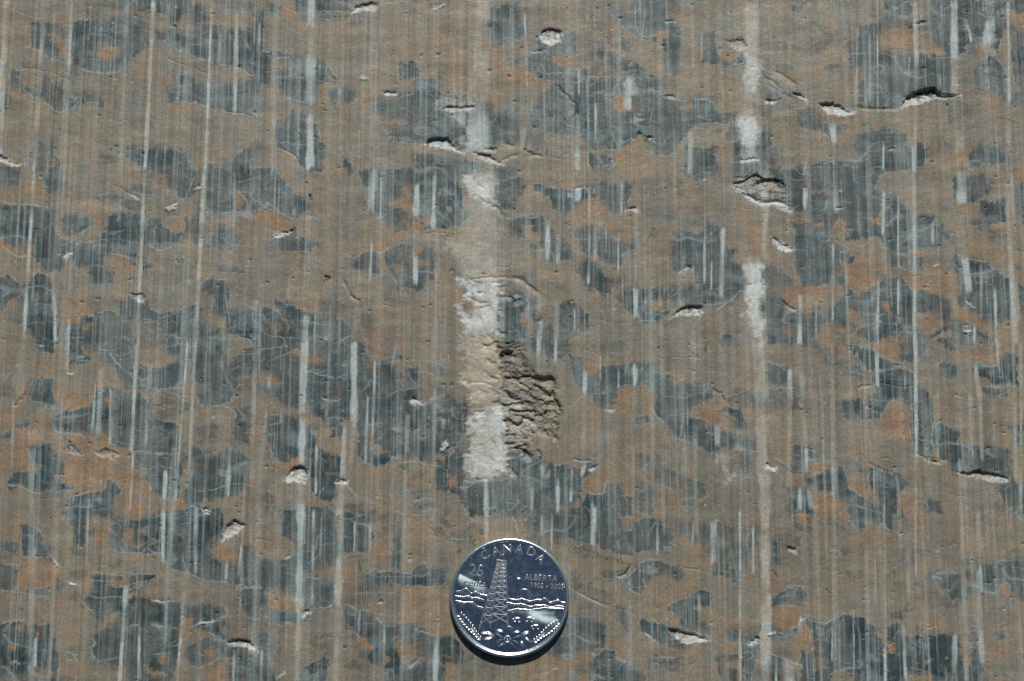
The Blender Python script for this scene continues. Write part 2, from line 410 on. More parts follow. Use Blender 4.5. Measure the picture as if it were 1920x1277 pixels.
d:.9 -20,-20 600,-20 700,30 720,150 850,100 880,160 900,160 1000,150 1060,170 1180,190 1260,270 1380,310 1400,360 1300,460 1100,500 1080,530 1060,870 1000,870 940,930 820,920 770,860 760,650 720,590 540,590 480,570 330,540 220,480 170,440 80,400 -20,350
d 900,170 1050,180 1020,520 1060,870 900,850
d:.8 700,10 860,30 880,90 830,150 720,150
o 260,80 320,70 500,140 490,160 350,150
o:.9 -20,290 60,230 180,290 180,330 100,310
o:.8 840,200 870,90 900,80 900,230 860,250
o:.4 -20,400 100,410 190,460 220,500 440,550 440,590 330,570 200,540 60,580 -20,580
d:.95 90,590 200,540 330,580 430,700 450,800 520,830 640,870 640,1040 600,1060 600,1200 500,1170 440,1140 390,1040 300,900 210,910 130,860 90,700
d:.8 560,590 650,620 670,700 620,715 570,720
o 210,940 260,890 360,870 380,890 300,940 250,970
o:.8 -20,670 50,660 50,720 -20,710
d:.7 980,70 1060,70 1110,130 1000,145
d:.8 1270,170 1380,180 1390,230 1340,240
o:.7 1070,200 1090,200 1110,240 1100,240
d:.8 1080,510 1300,460 1400,380 1480,420 1590,490 1600,600 1560,700 1500,780 1440,840 1360,850 1300,920 1240,900 1100,860 1090,720
o:.8 1220,300 1350,330 1310,430 1230,400
o:.7 820,650 900,710 880,760 1000,830 900,830 820,740
d:.9 880,850 1000,850 1000,890 950,930 880,900
d:.9 1370,900 1480,820 1580,850 1590,970 1560,1010 1560,1100 1520,1160 1370,1100 1350,1000
o 1450,1010 1500,1020 1500,1090 1460,1090
d:.6 1070,920 1140,920 1130,960 1070,970
d:.95 1560,1040 1720,1030 1800,1060 1940,1000 1940,1300 1620,1300 1520,1180
d:.4 -20,1090 100,1120 200,1230 330,1300 -20,1300
x:.75 1640,520 1850,500 1870,700 1860,960 1740,1010 1620,1000 1610,850 1630,700
w:.95 1600,490 1860,480 1880,700 1890,1000 1740,1040 1580,1040 1570,850 1600,700
c:.9 1550,-40 1780,-40 1850,200 1940,470 1600,490 1560,300
o:.6 1700,20 1800,10 1830,80 1720,120
o:.5 1600,510 1650,520 1640,570 1600,560
o:.5 1690,560 1780,540 1770,590 1700,610
w:.4 1240,520 1300,520 1310,640 1250,640
w:.4 1360,480 1480,500 1470,660 1380,640
w:.35 1330,380 1480,370 1480,430 1360,460
T 960 640 3.99
d:.6 -20,-20 430,-20 430,90 330,160 200,90 100,40
t:.8 -20,60 200,90 330,160 400,500 330,780 -20,780
d:.9 -20,770 100,780 140,860 210,860 300,920 340,930 460,940 540,950 580,900 640,910 620,960 560,1000 520,1040 520,1110 560,1150 680,1140 740,1060 860,1150 900,1150 910,1300 -20,1300
d:.75 420,100 520,120 530,240 780,180 1010,170 1070,240 1160,230 1210,290 1330,280 1400,320 1500,370 1490,440 1350,500 1330,560 1500,620 1680,690 1840,760 1840,820 1720,810 1590,780 1480,840 1350,740 1220,720 1130,590 1050,550 1080,430 1060,350 990,320 800,350 780,440 740,480 640,490 620,410 540,370 470,300
d 630,240 760,240 770,180 1010,170 1060,240 960,320 800,350 780,440 740,480 640,480
o:.7 550,150 620,150 640,230 550,250
o:.9 1190,240 1300,220 1310,290 1230,300
o:.6 800,380 860,330 900,330 900,420 950,490 780,490
o:.7 970,330 1060,390 1050,540 990,500
o:.8 1350,500 1480,450 1560,460 1540,560 1660,600 1640,680 1520,620 1340,560
d:.7 1560,520 1700,500 1740,560 1760,650 1680,650 1640,560
d:.55 880,560 1040,570 1050,620 930,620
d:.55 940,850 1000,830 1040,880 1120,850 1130,920 1280,1010 1430,1060 1460,1160 1400,1190 1290,1170 1150,1090 1050,1010 960,920
o:.6 930,930 1060,1040 1200,1110 1280,1180 1300,1240 1150,1180 1000,1060 920,1000
o:.7 530,1030 650,1020 640,1130 560,1130
o:.8 520,1140 550,1150 530,1190
o:.7 290,1220 400,1230 500,1200 480,1290 300,1290
o:.5 1100,1180 1260,1190 1300,1290 1060,1290
d:.7 1680,800 1780,830 1800,920 1740,980 1700,960
d:.6 960,1060 1060,1050 1060,1290 960,1290
d:.5 590,30 700,20 690,80 620,90
d:.6 1280,1190 1360,1190 1350,1240 1290,1230
w:.35 180,900 280,920 300,1020 200,1020
w:.6 20,600 150,620 190,700 100,790 -20,780 -20,640
w:.4 1500,900 1600,830 1640,1000 1640,1080 1540,1000
T 1440 640 3.99
d:.85 -20,150 80,180 170,240 140,320 -20,300
d:.5 -20,360 140,360 150,500 -20,430
d:.5 180,410 260,420 260,500 190,520
d:.9 590,60 680,30 770,60 850,120 1000,180 960,200 880,200 780,210 700,190 690,110
d:.9 560,180 700,190 720,260 690,300 640,280 600,220
d:.9 800,230 980,200 1100,250 1110,330 1200,380 1230,480 1230,850 1180,860 1100,830 1050,600 1040,480 990,450 900,440 840,540 780,590 600,580 560,560 560,450 800,430 800,330
d 1120,400 1220,440 1230,740 1120,740
o:.95 850,560 900,460 950,440 1030,480 1060,560 1060,800 980,740 860,720 830,620
o:.7 700,430 750,440 730,460 700,450
o 1230,800 1290,810 1300,860 1230,870
o:.6 780,50 860,-20 1010,-20 1030,140 920,160 850,110
d:.7 1000,-20 1200,-20 1180,60 1110,150 1000,150
d:.8 1280,-20 1480,-20 1400,70 1330,50
d:.7 1470,-20 1710,-20 1700,30 1600,20 1510,50
d:.8 1280,160 1440,190 1440,270 1350,280 1290,250
o:.9 1400,100 1530,60 1600,20 1720,60 1720,140 1640,190 1560,160 1400,150
o:.6 430,-20 600,20 560,60 450,50
d:.9 1500,140 1580,180 1700,190 1770,100 1860,90 1870,320 1690,330 1640,290 1560,250
d:.6 1600,340 1780,350 1780,400 1600,390
d:.85 1290,600 1420,690 1430,770 1620,790 1800,800 1830,1000 1720,1000 1540,970 1380,970 1350,880 1290,860 1230,760 1240,640
d:.5 1780,630 1940,620 1940,780 1850,760
d:.6 1660,1060 1850,1040 1940,1100 1940,1300 1840,1300 1760,1180
d:.85 180,780 300,790 420,850 450,890 330,880 280,880 270,960 200,970 170,870
o:.7 30,730 180,740 170,900 100,880 50,820
o:.7 270,980 420,940 380,980 290,1020
d:.9 280,1030 390,980 480,930 550,950 590,1010 590,1100 780,1210 870,1300 590,1300 580,1200 440,1150 320,1090
o:.95 330,1120 430,1160 590,1230 600,1300 370,1300
d:.85 160,1120 300,1100 360,1300 170,1300
d:.9 730,1000 780,930 900,970 1040,1020 1040,1080 970,1140 970,1300 880,1270 780,1130 740,1070
o:.8 600,1020 740,1040 810,1180 700,1130 610,1100
o:.6 980,1150 1180,1160 1170,1290 980,1290
d:.6 1190,1190 1280,1190 1300,1290 1160,1260
T 0 957 3.99
d:.9 470,20 660,-20 660,130 780,120 700,170 640,260 580,250 540,130
d 150,120 250,130 320,180 320,250 370,310 380,360 200,350 150,250 170,190
o:.8 -20,140 100,100 160,140 150,260 60,220 -20,220
d:.5 -20,240 60,230 150,260 130,350
d:.5 -20,400 150,420 120,600 -20,600
o:.8 180,370 340,360 420,400 450,440 390,560 200,610 120,540 160,440
d:.5 200,600 380,570 370,650 260,640
d:.9 800,200 850,70 1000,70 1200,10 1640,-20 1680,100 1650,200 1600,290 1600,360 1760,380 1800,260 1940,290 1940,820 1820,780 1800,580 1700,530 1540,520 1400,470 1260,410 1210,330 1000,320 830,300 810,260
o 720,230 790,130 800,250 740,250
o:.8 650,130 790,120 700,145
o:.9 940,140 1000,120 990,230 1060,250 1000,280 950,240
o:.95 1600,350 1640,250 1740,280 1780,370 1680,380
d:.75 700,470 760,480 830,500 940,500 1050,475 1160,480 1190,500 1100,530 980,580 940,600 1060,600 1060,650 1210,680 1360,680 1370,800 1330,1100 1270,1300 960,1300 940,1170 700,1130 700,1000 720,900 760,860 700,740 640,720 640,660 700,600
t:.8 1260,660 1240,540 1400,500 1540,560 1600,580 1480,680
o:.9 800,540 960,510 960,560 840,580
o 780,870 800,800 880,770 890,800 800,870
o 1110,620 1140,570 1180,560 1210,640
o:.8 1250,630 1400,640 1340,670 1270,665
o:.8 960,620 1030,620 960,660
d:.7 1370,700 1500,700 1640,720 1700,760 1680,880 1600,840 1470,850 1440,900 1370,950
o:.9 1350,810 1430,820 1440,960 1350,960
d:.9 1460,870 1640,850 1680,970 1560,920 1490,900
d:.65 1690,1000 1850,1030 1940,1060 1940,1300 1720,1300 1700,1160 1640,1100 1500,1170 1400,1150 1380,1050 1440,980 1560,960
o:.8 1480,900 1560,910 1600,960
o:.8 1530,1040 1600,1040 1620,1100 1560,1140
o:.6 1740,880 1800,850 1800,920 1700,930
o:.6 1680,760 1720,780 1700,820
o:.8 1500,1170 1680,1150 1700,1220 1680,1290 1520,1270
o:.7 1190,1080 1240,1080 1210,1150
o 1110,1180 1200,1210 1180,1250
d:.9 -20,860 60,850 220,850 360,870 400,960 440,1120 430,1290 260,1270 250,1140 100,1130 60,1200 -20,1140
o:.95 120,880 200,850 170,890
o:.95 70,1010 120,1000 100,1060
d:.9 -20,1160 100,1150 230,1140 240,1230 -20,1250
o:.6 260,1190 390,1180 400,1250 270,1260
o 270,910 290,910 290,960
T 480 957 3.99
d:.85 180,60 260,-20 560,-20 600,40 580,100 640,260 620,400 540,410 440,450 360,500 300,440 210,400 150,380 300,320 290,240 190,160
d:.8 640,-20 740,30 850,40 860,160 900,190 820,310 720,310 660,320 650,100
o:.55 -20,120 100,160 200,200 280,260 240,330 180,370 100,370 -20,340
o:.9 830,340 910,220 1000,260 1010,310 900,370 880,430 830,430
d:.85 -20,350 100,380 250,420 330,440 470,500 560,500 590,620 570,710 480,740 430,740 430,800 380,840 230,850 100,840 90,760 340,740 250,660 80,590 80,700 -20,800
o 90,620 160,590 280,650 345,700 340,760 200,730 100,730
o:.7 470,430 600,420 600,470 480,490
o:.5 640,370 740,330 770,500 760,620 660,670 650,560
d:.85 840,460 900,450 1150,470 1240,400 1440,430 1450,570 1270,575 1210,560 1090,560 960,560 870,600 820,630 780,600 830,540
d:.6 1040,150 1090,150 1080,420 1020,420
d:.5 640,700 740,740 740,770 650,760
d:.8 680,780 780,760 870,770 960,860 1050,840 1100,870 1180,840 1260,880 1340,930 1480,940 1560,1050 1540,1160 1420,1170 1400,1300 1000,1300 940,1190 850,1110 850,1000 760,930 700,870
o 1020,990 1070,950 1100,1010 1200,1020 1230,1090 1130,1160 1080,1080
o:.8 950,1080 1000,1090 970,1160
o:.7 1420,1140 1520,1160 1480,1290 1430,1290
o:.7 1110,580 1200,570 1440,580 1450,900 1380,930 1260,880 1200,820 1090,830 1050,790 1090,700
o:.7 940,580 1060,570 1000,610
d:.9 -20,1010 60,1040 110,1090 130,1170 150,1300 -20,1300
d:.85 340,1190 500,1090 550,1100 520,1230 500,1300 320,1300
d:.6 -20,880 150,950 140,1060 60,1020 -20,1000
o:.7 760,950 860,1000 860,1040 790,1030
d:.5 440,920 580,910 580,960 450,980
T 960 957 3.99
d:.85 160,-20 560,-20 580,20 760,-20 820,100 830,170 900,130 960,60 1080,60 1200,160 1200,260 1090,300 1060,270 960,310 860,340 760,310 620,260 500,230 400,200 280,190 170,180
o:.9 880,20 960,20 940,70 890,80
d:.5 1220,90 1420,120 1500,70 1700,80 1850,100 1840,260 1700,500 1500,480 1440,300 1240,180
o:.6 1180,100 1280,200 1440,280 1460,400 1330,330 1220,200
d:.8 840,530 880,490 960,400 1010,360 1090,390 1240,410 1280,440 1260,520 1200,540 1140,480 1060,490 1040,560 970,640 870,590
w:.35 940,450 1000,370 1080,390 1080,460 1000,500
o:.7 1060,500 1150,475 1230,560 1400,560 1400,600 1220,660 1180,750 1080,770 960,660
d:.5 430,470 520,480 540,520 440,520
d:.85 400,800 560,790 690,830 690,920 700,1020 640,1040 560,1060 500,1080 440,1140 350,1090 260,1060 380,920
d:.7 760,750 820,720 870,770 880,900 850,920 780,830
d:.75 1160,720 1280,660 1440,590 1500,640 1480,720 1360,720 1420,820 1480,870 1440,900 1260,880 1220,780
d:.9 960,830 1060,830 1130,850 1260,940 1340,1000 1250,1045 1130,1000 1000,950
o 1140,830 1240,800 1250,860 1190,880
o:.8 1380,720 1500,740 1520,860 1420,800
o:.7 1020,790 1090,800 1090,840
o:.9 1600,810 1650,830 1620,890
o:.7 1560,900 1640,1000 1680,1050 1600,1060
d:.8 1640,500 1700,490 1700,550 1650,550
d:.8 1590,890 1690,920 1690,1000 1640,990
d:.75 580,1150 700,1040 760,1060 790,1130 900,1140 940,1200 980,1300 600,1300
d:.8 1030,1110 1100,1090 1120,1120 1240,1100 1300,1140 1220,1170 1050,1160
o:.8 460,1140 480,1080 560,1060 580,1100 560,1160
o:.7 80,1150 260,1070 400,1130 420,1290 100,1290
o:.4 1260,1050 1440,1000 1500,1080 1380,1090
o:.8 1730,510 1800,470 1810,540 1740,560
d:.6 1500,1090 1560,1080 1600,1180 1680,1190 1680,1300 1580,1300
d:.85 1720,1010 1840,1010 1830,1120 1800,1300 1730,1300
T 1440 957 3.99
d 600,-20 860,-20 930,80 920,150 850,100 800,80 750,100 700,140 630,100
d:.5 960,-20 1040,60 1080,140 1000,60
d:.5 180,-20 220,-20 210,100 330,140 260,150 190,120
o:.8 230,20 310,30 220,90
o:.7 1030,-20 1180,-20 1160,110 1060,130
d:.9 20,240 90,250 90,400 40,390
d:.75 140,600 220,560 280,580 300,640 240,700 150,700 40,740 30,650
o:.9 40,750 100,710 230,740 220,860 160,900 80,870
d 290,810 420,850 560,780 720,810 800,870 800,940 880,1000 900,940 890,880 960,850 1020,900 1060,960 1220,940 1340,930 1440,970 1460,1060 1500,1160 1520,880 1560,880 1580,1000 1600,1300 250,1300 250,1050 320,980 320,880
o:.8 360,880 400,880 400,930
o:.9 260,900 310,910 300,980 260,980
o:.9 260,1010 340,1000 400,1040 300,1060
o:.8 350,1110 440,1110 420,1180 370,1180
o:.9 890,980 930,990 930,1060 890,1050
o:.9 1450,1060 1490,1080 1500,1170 1470,1160
o:.9 1060,1240 1200,1240 1230,1290 1040,1290
o:.8 1160,1120 1220,1110 1190,1150
t 430,1300 480,1210 560,1195 620,1230 630,1300
d:.9 180,870 230,880 220,930 180,920
d 60,910 120,920 110,950 50,940
d:.75 1180,500 1260,460 1420,460 1550,460 1600,400 1740,400 1760,380 1940,380 1940,700 1860,640 1800,540 1740,560 1710,610 1640,620 1500,600 1480,650 1380,660 1320,590 1250,550
o:.7 1450,460 1520,540 1490,560 1440,520
o:.9 1740,570 1790,560 1820,640 1740,680
o:.5 1150,510 1330,620 1300,620
d:.6 1690,880 1770,900 1770,970 1720,970
d:.5 1800,-20 1940,-20 1940,110 1860,80
d:.5 880,750 990,760 1000,830 900,800
d:.6 -20,1070 100,1110 200,1190 250,1300 -20,1300
"""
frag = (fbm(GX/9, GY/5.5, 35, 4)-.5)*7.0
soft = 1.0+6.0*sstep(.43, .66, fbm(GX/60+9, GY/45, 33, 2))
D = np.zeros(U.shape, np.float32); O = D.copy(); W = D.copy(); C = D.copy(); E = D.copy(); XW = D.copy()
en = fbm(GX/22, GY/14, 31, 3)
for k, a, p in parse(PATCH):
    s = a[0] if a else 1.0
    w = win(p, 30)
    if D[w].size == 0: continue
    sw = soft[w]; q = sdf(p, Uw[w], Vw[w]) + 1.2 + frag[w]*(1+.28*sw)
    if k == 'd' or k == 't':
        m = sstep(-1.4*sw, 1.6*sw, q)
        D[w] += ((s if k == 'd' else 1-s)*1.0 - D[w])*m if k == 'd' else -D[w]*m*s
        O[w] *= 1-m*(.95 if k == 'd' else s)
        e = np.exp(-(q/1.0)**2)*sstep(.40, .66, en[w])*s*(1.0/np.sqrt(sw))
        E[w] = np.maximum(E[w]*(1-m*.6), e)
    elif k == 'o':
        m = sstep(-2.2*sw, 2.6*sw, q)
        O[w] += (s-O[w])*m; D[w] *= 1-m*min(1, s*1.0)*.92; E[w] *= 1-m*.6
    elif k == 'x':
        m = sstep(-8, 8, q-1+(fbm(GX[w]/9, GY[w]/16, 18, 4)-.5)*24)*s*(.62+.75*(fbm(GX[w]/6, GY[w]/24, 17, 3)-.05))
        m = np.clip(m, 0, 1); XW[w] = np.maximum(XW[w], m)
    elif k in 'wc':
        m = sstep(-9, 9, q-3+26*(en[w]-.5)+13*(fbm(GX[w]/9, GY[w]/4, 19, 3)-.5)*2)*s
        W[w] = np.maximum(W[w], m)
        if k == 'c': C[w] = np.maximum(C[w], m)
        E[w] *= 1-m

# beyond the traced area the same mottling goes on by noise
out = np.clip(np.maximum(np.maximum(-U-2, U-1922), np.maximum(-V-2, V-1279))/30, 0, 1)
mo = fbm(GX/95+3, GY/55, 71, 5)
D = D*(1-out)+out*sstep(.50, .53, mo); O = O*(1-out)+out*sstep(.53, .56, fbm(GX/60, GY/45, 77, 4))*(1-sstep(.50, .53, mo))

# ------------------------------------------------------------------ pale scratches (glacial striae): x0,y0,x1,y1,width,strength
STRIAE = """12,0,4,190,11,.7 3,110,1,290,12,.8 82,0,65,320,8,.55 65,320,45,640,7,.6 40,640,35,745,22,.3 26,745,22,900,6,.45 135,0,114,480,6,.35
100,510,104,640,7,.6 130,600,126,690,5,.6 288,0,272,320,8,.75 272,320,257,640,7,.85 257,640,246,850,7,1 250,850,244,957,5,.5 237,1095,224,1290,9,.85
397,10,385,320,6,.65 383,320,367,640,8,.65 367,640,354,890,6,.65 346,1110,331,1290,6,.7 352,640,329,940,4,.65 444,20,440,215,7,.65 440,320,439,480,6,.6
413,60,411,122,6,.4 190,690,185,815,11,.5 208,732,206,832,5,.65 179,720,174,805,4,.65 282,688,280,730,9,.7 276,780,274,835,6,.6 311,880,307,957,8,1 307,957,305,1055,8,.85
431,840,427,935,8,.55 165,957,163,1020,7,.6 67,1195,65,1250,7,.6 323,960,320,1060,4,.5 368,950,366,1080,7,.5 452,1025,447,1085,5,.5 425,1050,423,1090,6,.5 262,1190,259,1277,5,.5 440,1220,437,1280,6,.4 260,1120,264,1277,4,.3
584,-5,582,52,16,.65 583,45,583,105,15,.25 583,103,580,196,17,1 581,212,582,315,15,.9 487,40,484,150,5,.45 638,160,635,200,8,.35 701,320,694,392,14,.45 715,320,713,415,4,.8 701,320,700,400,3,.7
782,345,780,402,11,.8 815,325,812,430,8,.65 779,480,779,532,12,.8 697,455,694,520,5,.9 676,505,668,620,12,.4 694,500,692,570,6,.35 548,495,540,560,9,.3 575,590,572,640,12,.75 552,390,551,410,6,.4 560,480,548,560,8,.2
572,640,568,775,13,1 505,700,504,730,7,.6 664,640,663,795,12,.85 703,675,699,815,4,.8 690,740,685,870,5,.55 568,785,564,870,12,.85 500,770,490,870,8,.45 594,830,592,925,6,.75 647,795,642,900,9,.65 641,898,637,965,14,1 528,773,527,790,7,.6 765,772,763,852,8,.45 912,920,911,962,11,.6 743,640,735,690,6,.3 617,660,612,780,5,.3
564,940,561,1145,14,1 640,965,632,1138,13,1 588,957,585,1135,6,.5 665,978,664,1038,4,.5 695,985,694,1030,4,.4 674,1145,671,1205,5,.6 721,1180,720,1240,5,.35 818,1185,816,1280,11,.6 560,1175,555,1280,12,.35 632,1145,629,1280,12,.35 491,1215,489,1280,7,.45 572,957,571,1020,4,.4 603,970,600,1050,4,.4
984,25,988,165,5,.85 1102,0,1102,42,7,.4 1064,125,1062,180,5,.4 1084,215,1082,320,9,.6 1103,120,1103,315,3,.6 1117,190,1116,262,5,.6 1180,140,1175,205,14,.9 1316,58,1315,115,4,.6 1295,245,1293,325,11,.45 982,232,979,280,12,.75 1047,245,1046,300,5,.35 1086,125,1085,180,4,.45 1133,100,1134,130,3,.4
1717,0,1718,165,10,.6 1788,0,1790,110,15,.7 1790,110,1790,180,14,.4 1890,0,1893,195,6,.85 1645,0,1646,200,3,.55 1608,50,1605,200,5,.45 1858,30,1848,100,16,.55 1560,228,1564,268,12,.8 1713,272,1714,325,8,.7 1815,48,1822,78,6,.9 1800,252,1800,285,15,.5 1657,270,1656,320,5,.5 1630,60,1631,190,2.5,.45 1705,100,1704,165,4,.5 1735,95,1736,160,3,.5 1762,95,1763,165,3,.4 1512,300,1506,330,5,.9
1047,350,1047,400,8,.5 1105,345,1105,485,5,.6 1116,420,1115,485,7,.7 1028,415,1026,492,9,.6 1046,435,1046,492,9,.7 1045,565,1044,645,8,.65 1085,350,1083,376,13,.75 1105,480,1103,535,5,.7 1166,340,1165,400,5,.75 1193,380,1192,530,6,.3 1192,540,1192,600,10,.75 1355,425,1352,560,10,.75 1334,490,1334,545,3,.6 1320,455,1320,535,4,.5 1438,385,1429,478,8,.85 1015,600,1013,645,8,.55 1078,575,1077,625,4,.5 1160,430,1159,510,3,.6 1137,420,1136,480,3,.5 1056,340,1056,400,3,.4 1246,540,1245,560,3,.5
1657,360,1655,442,5,.9 1713,320,1714,420,8,.4 1714,420,1715,645,7,.9 1802,322,1803,382,16,.8 1684,365,1684,505,4,.55 1647,520,1645,645,5,.85 1885,338,1893,460,7,.65 1893,460,1906,645,9,.6 1905,520,1908,600,10,.4 1897,318,1902,425,5,.65 1510,352,1509,395,8,.65 1809,482,1818,552,14,.9 1840,490,1840,600,6,.4 1562,455,1561,605,5,.5 1501,552,1499,645,8,.7 1750,345,1750,385,6,.35 1749,415,1749,455,7,.4 1828,605,1826,645,6,.6 1866,540,1868,640,6,.6 1684,520,1684,600,4,.6 1565,320,1567,400,12,.35 1530,560,1530,645,3,.5
1191,683,1191,723,9,.8 1190,723,1187,960,7,.25 1097,698,1096,738,10,.7 1096,738,1094,880,11,.25 1042,635,1042,680,6,.7 1011,635,1010,668,8,.6 1126,665,1126,712,4,.6 1073,878,1070,940,5,.8 1047,895,1046,965,7,.6 1095,870,1090,898,9,.7 1345,795,1345,835,13,.55 1385,810,1385,845,13,.35 1433,895,1434,965,22,.5 1430,675,1428,718,9,.55 1111,940,1110,1020,6,.5 998,910,997,960,7,.5 1390,880,1388,957,3,.35 1320,720,1319,770,5,.5 1290,760,1289,800,3,.4 1160,690,1160,730,3,.5
1716,640,1718,855,7,.9 1718,855,1717,957,6,.35 1481,690,1480,768,10,.75 1480,768,1479,915,9,.35 1644,660,1645,722,8,.9 1828,680,1838,752,9,.7 1838,752,1841,865,8,.5 1755,675,1758,870,10,.3 1820,740,1820,865,12,.35 1870,635,1871,675,7,.75 1914,640,1914,957,5,.35 1512,842,1513,882,8,.65 1563,875,1565,920,14,.5 1658,882,1658,965,4,.8 1500,915,1499,957,8,.7 1515,918,1522,955,9,.85 1697,680,1697,730,4,.4 1639,880,1639,957,4,.5
1387,957,1388,1290,5,.8 1338,975,1338,1055,13,.6 1412,990,1412,1075,5,.6 1433,1000,1433,1052,15,.85 1434,1125,1433,1255,15,.8 1300,980,1298,1030,4,.4 1115,950,1115,1022,8,.55 1035,957,1034,1030,4,.5 1232,975,1233,1040,5,.5 1190,980,1190,1035,8,.35 1016,965,1016,1000,4,.4 1310,1110,1312,1150,6,.4
1658,957,1660,1225,3,.5 1659,1215,1660,1290,6,.8 1716,957,1717,1078,4,.6 1833,950,1836,1062,10,.4 1836,1062,1836,1108,12,.65 1838,1180,1842,1245,11,.8 1835,1105,1836,1180,11,.35 1574,1162,1574,1258,7,.5 1600,1145,1601,1280,3,.5 1693,1172,1698,1280,6,.7 1700,1030,1703,1120,12,.25 1478,1238,1482,1290,23,1 1440,1112,1443,1192,11,.85 1503,1158,1500,1192,9,.75 1790,1190,1788,1280,10,.4 1640,1000,1641,1130,3,.4 1560,1165,1560,1240,3,.5 1725,1165,1724,1230,4,.5 1455,1230,1455,1280,6,.6
905,-5,895,80,16,.4 897,55,893,130,16,.7 1408,15,1408,95,20,.4 1480,20,1481,110,6,.2 903,290,903,400,46,.35 1425,640,1426,830,6,.2 1428,820,1440,880,7,.7
1408,0,1408,300,26,.55 1400,205,1400,300,28,.4 1432,300,1436,490,16,.4 1412,480,1420,660,26,.45 1424,640,1430,900,26,.5 1434,890,1436,1290,22,.75 905,-5,898,300,36,.5 905,400,905,530,60,.35 912,890,912,1010,9,.55 583,-5,581,320,11,.45 581,320,573,640,12,.22 572,640,563,960,12,.35 562,1140,557,1290,12,.3
664,790,655,900,11,.3 700,0,690,320,10,.22 1717,165,1714,330,8,.4 1500,640,1512,840,10,.3 1180,1020,1184,1290,9,.25 1240,560,1244,1000,9,.25 1300,600,1306,1000,8,.25 240,0,222,420,7,.28 60,800,58,1290,12,.3 480,560,468,1100,9,.3 520,0,512,330,9,.25 820,430,812,900,9,.25 760,880,754,1290,9,.3 1560,640,1566,1290,9,.25 1620,560,1628,1290,7,.25 1890,190,1905,900,8,.35 1800,860,1812,1290,10,.3"""
ST = np.zeros(U.shape, np.float32)
sn = fbm(GX/6, GY/70, 55, 3); sn2 = vn(GX/2.1, GY/140, 58)
for tok in STRIAE.split():
    x0, y0, x1, y1, wd, s = map(float, tok.split(','))
    w = win([(x0, y0), (x1, y1)], wd*1.5+4)
    if ST[w].size == 0: continue
    u = U[w]; v = V[w]
    t = (v-y0)/(y1-y0); xc = x0+(x1-x0)*t
    r = np.abs(u-xc + WU[w]*.12)/(wd*.5)
    wn_ = 1.0+(vn(v/23, v*0+x0, 3)-.5)*.5
    prof = 1-sstep(.45, 1.25, r*wn_)
    ends = sstep(-4, 8, (v-y0)+ (sn[w]-.5)*14)*sstep(-4, 8, (y1-v)+(sn[w]-.5)*14)
    c = min(1, s*1.2)*prof*ends*(.50+1.0*sstep(.1, .75, vn(v/38+x0*.37, v*0+x0, 9)))*(.90+.9*(sn[w]-.5)+.35*(sn2[w]-.5))
    ST[w] = 1-(1-ST[w])*(1-np.clip(c, 0, 1))

rs = random.Random(77)
def scratch(x0, y0, x1, y1, wd, s):
    w = win([(x0, y0), (x1, y1)], wd+3)
    if ST[w].size == 0: return
    t = (V[w]-y0)/(y1-y0); r = np.abs(U[w]-(x0+(x1-x0)*t)+WU[w]*.08)/(wd*.5)
    c = s*(1-sstep(.3, 1.3, r))*sstep(0, .15, t)*sstep(0, .15, 1-t)*(.75+.9*(sn[w]-.5))
    ST[w] = 1-(1-ST[w])*(1-np.clip(c, 0, 1))
for i in range(1500):
    gx = rs.uniform(-.118, .118); gy = rs.uniform(-.075, .08); ln = rs.uniform(.002, .022)*rs.choice([1, 1, 2])
    u0, v0 = g2p(gx, gy+ln/2); u1, v1 = g2p(gx+rs.gauss(0, .00002), gy-ln/2)
    scratch(u0, v0, u1, v1, rs.choice([1.6, 2, 2.5, 3.2, 5]), rs.uniform(.1, .5)**1.1)
for i in range(110):
    u0, v0 = rs.uniform(0, 1920), rs.uniform(0, 1277); L_ = rs.uniform(15, 90); a_ = rs.gauss(0, .22)
    scratch(u0, v0, u0+L_*math.sin(a_), v0+L_*math.cos(a_), rs.choice([1.4, 1.8, 2.6]), rs.uniform(.2, .7))
for i in range(90):
    gx = rs.uniform(-.118, .118); gy = rs.uniform(-.07, .08); ln = rs.uniform(.01, .05)
    u0, v0 = g2p(gx, gy+ln/2); u1, v1 = g2p(gx, gy-ln/2)
    scratch(u0, v0, u1, v1, rs.uniform(7, 22), rs.uniform(.08, .26))

# ------------------------------------------------------------------ relief: pits, ledges, bumps (depth in survey units)
H = np.zeros(U.shape, np.float32)
R = np.zeros(U.shape, np.float32)          # roughness of broken rock
F = np.zeros(U.shape, np.float32)          # fresh crushed white
RIDGE = np.abs(fbm(GX/13, GY/9, 41, 4)-.5)*2
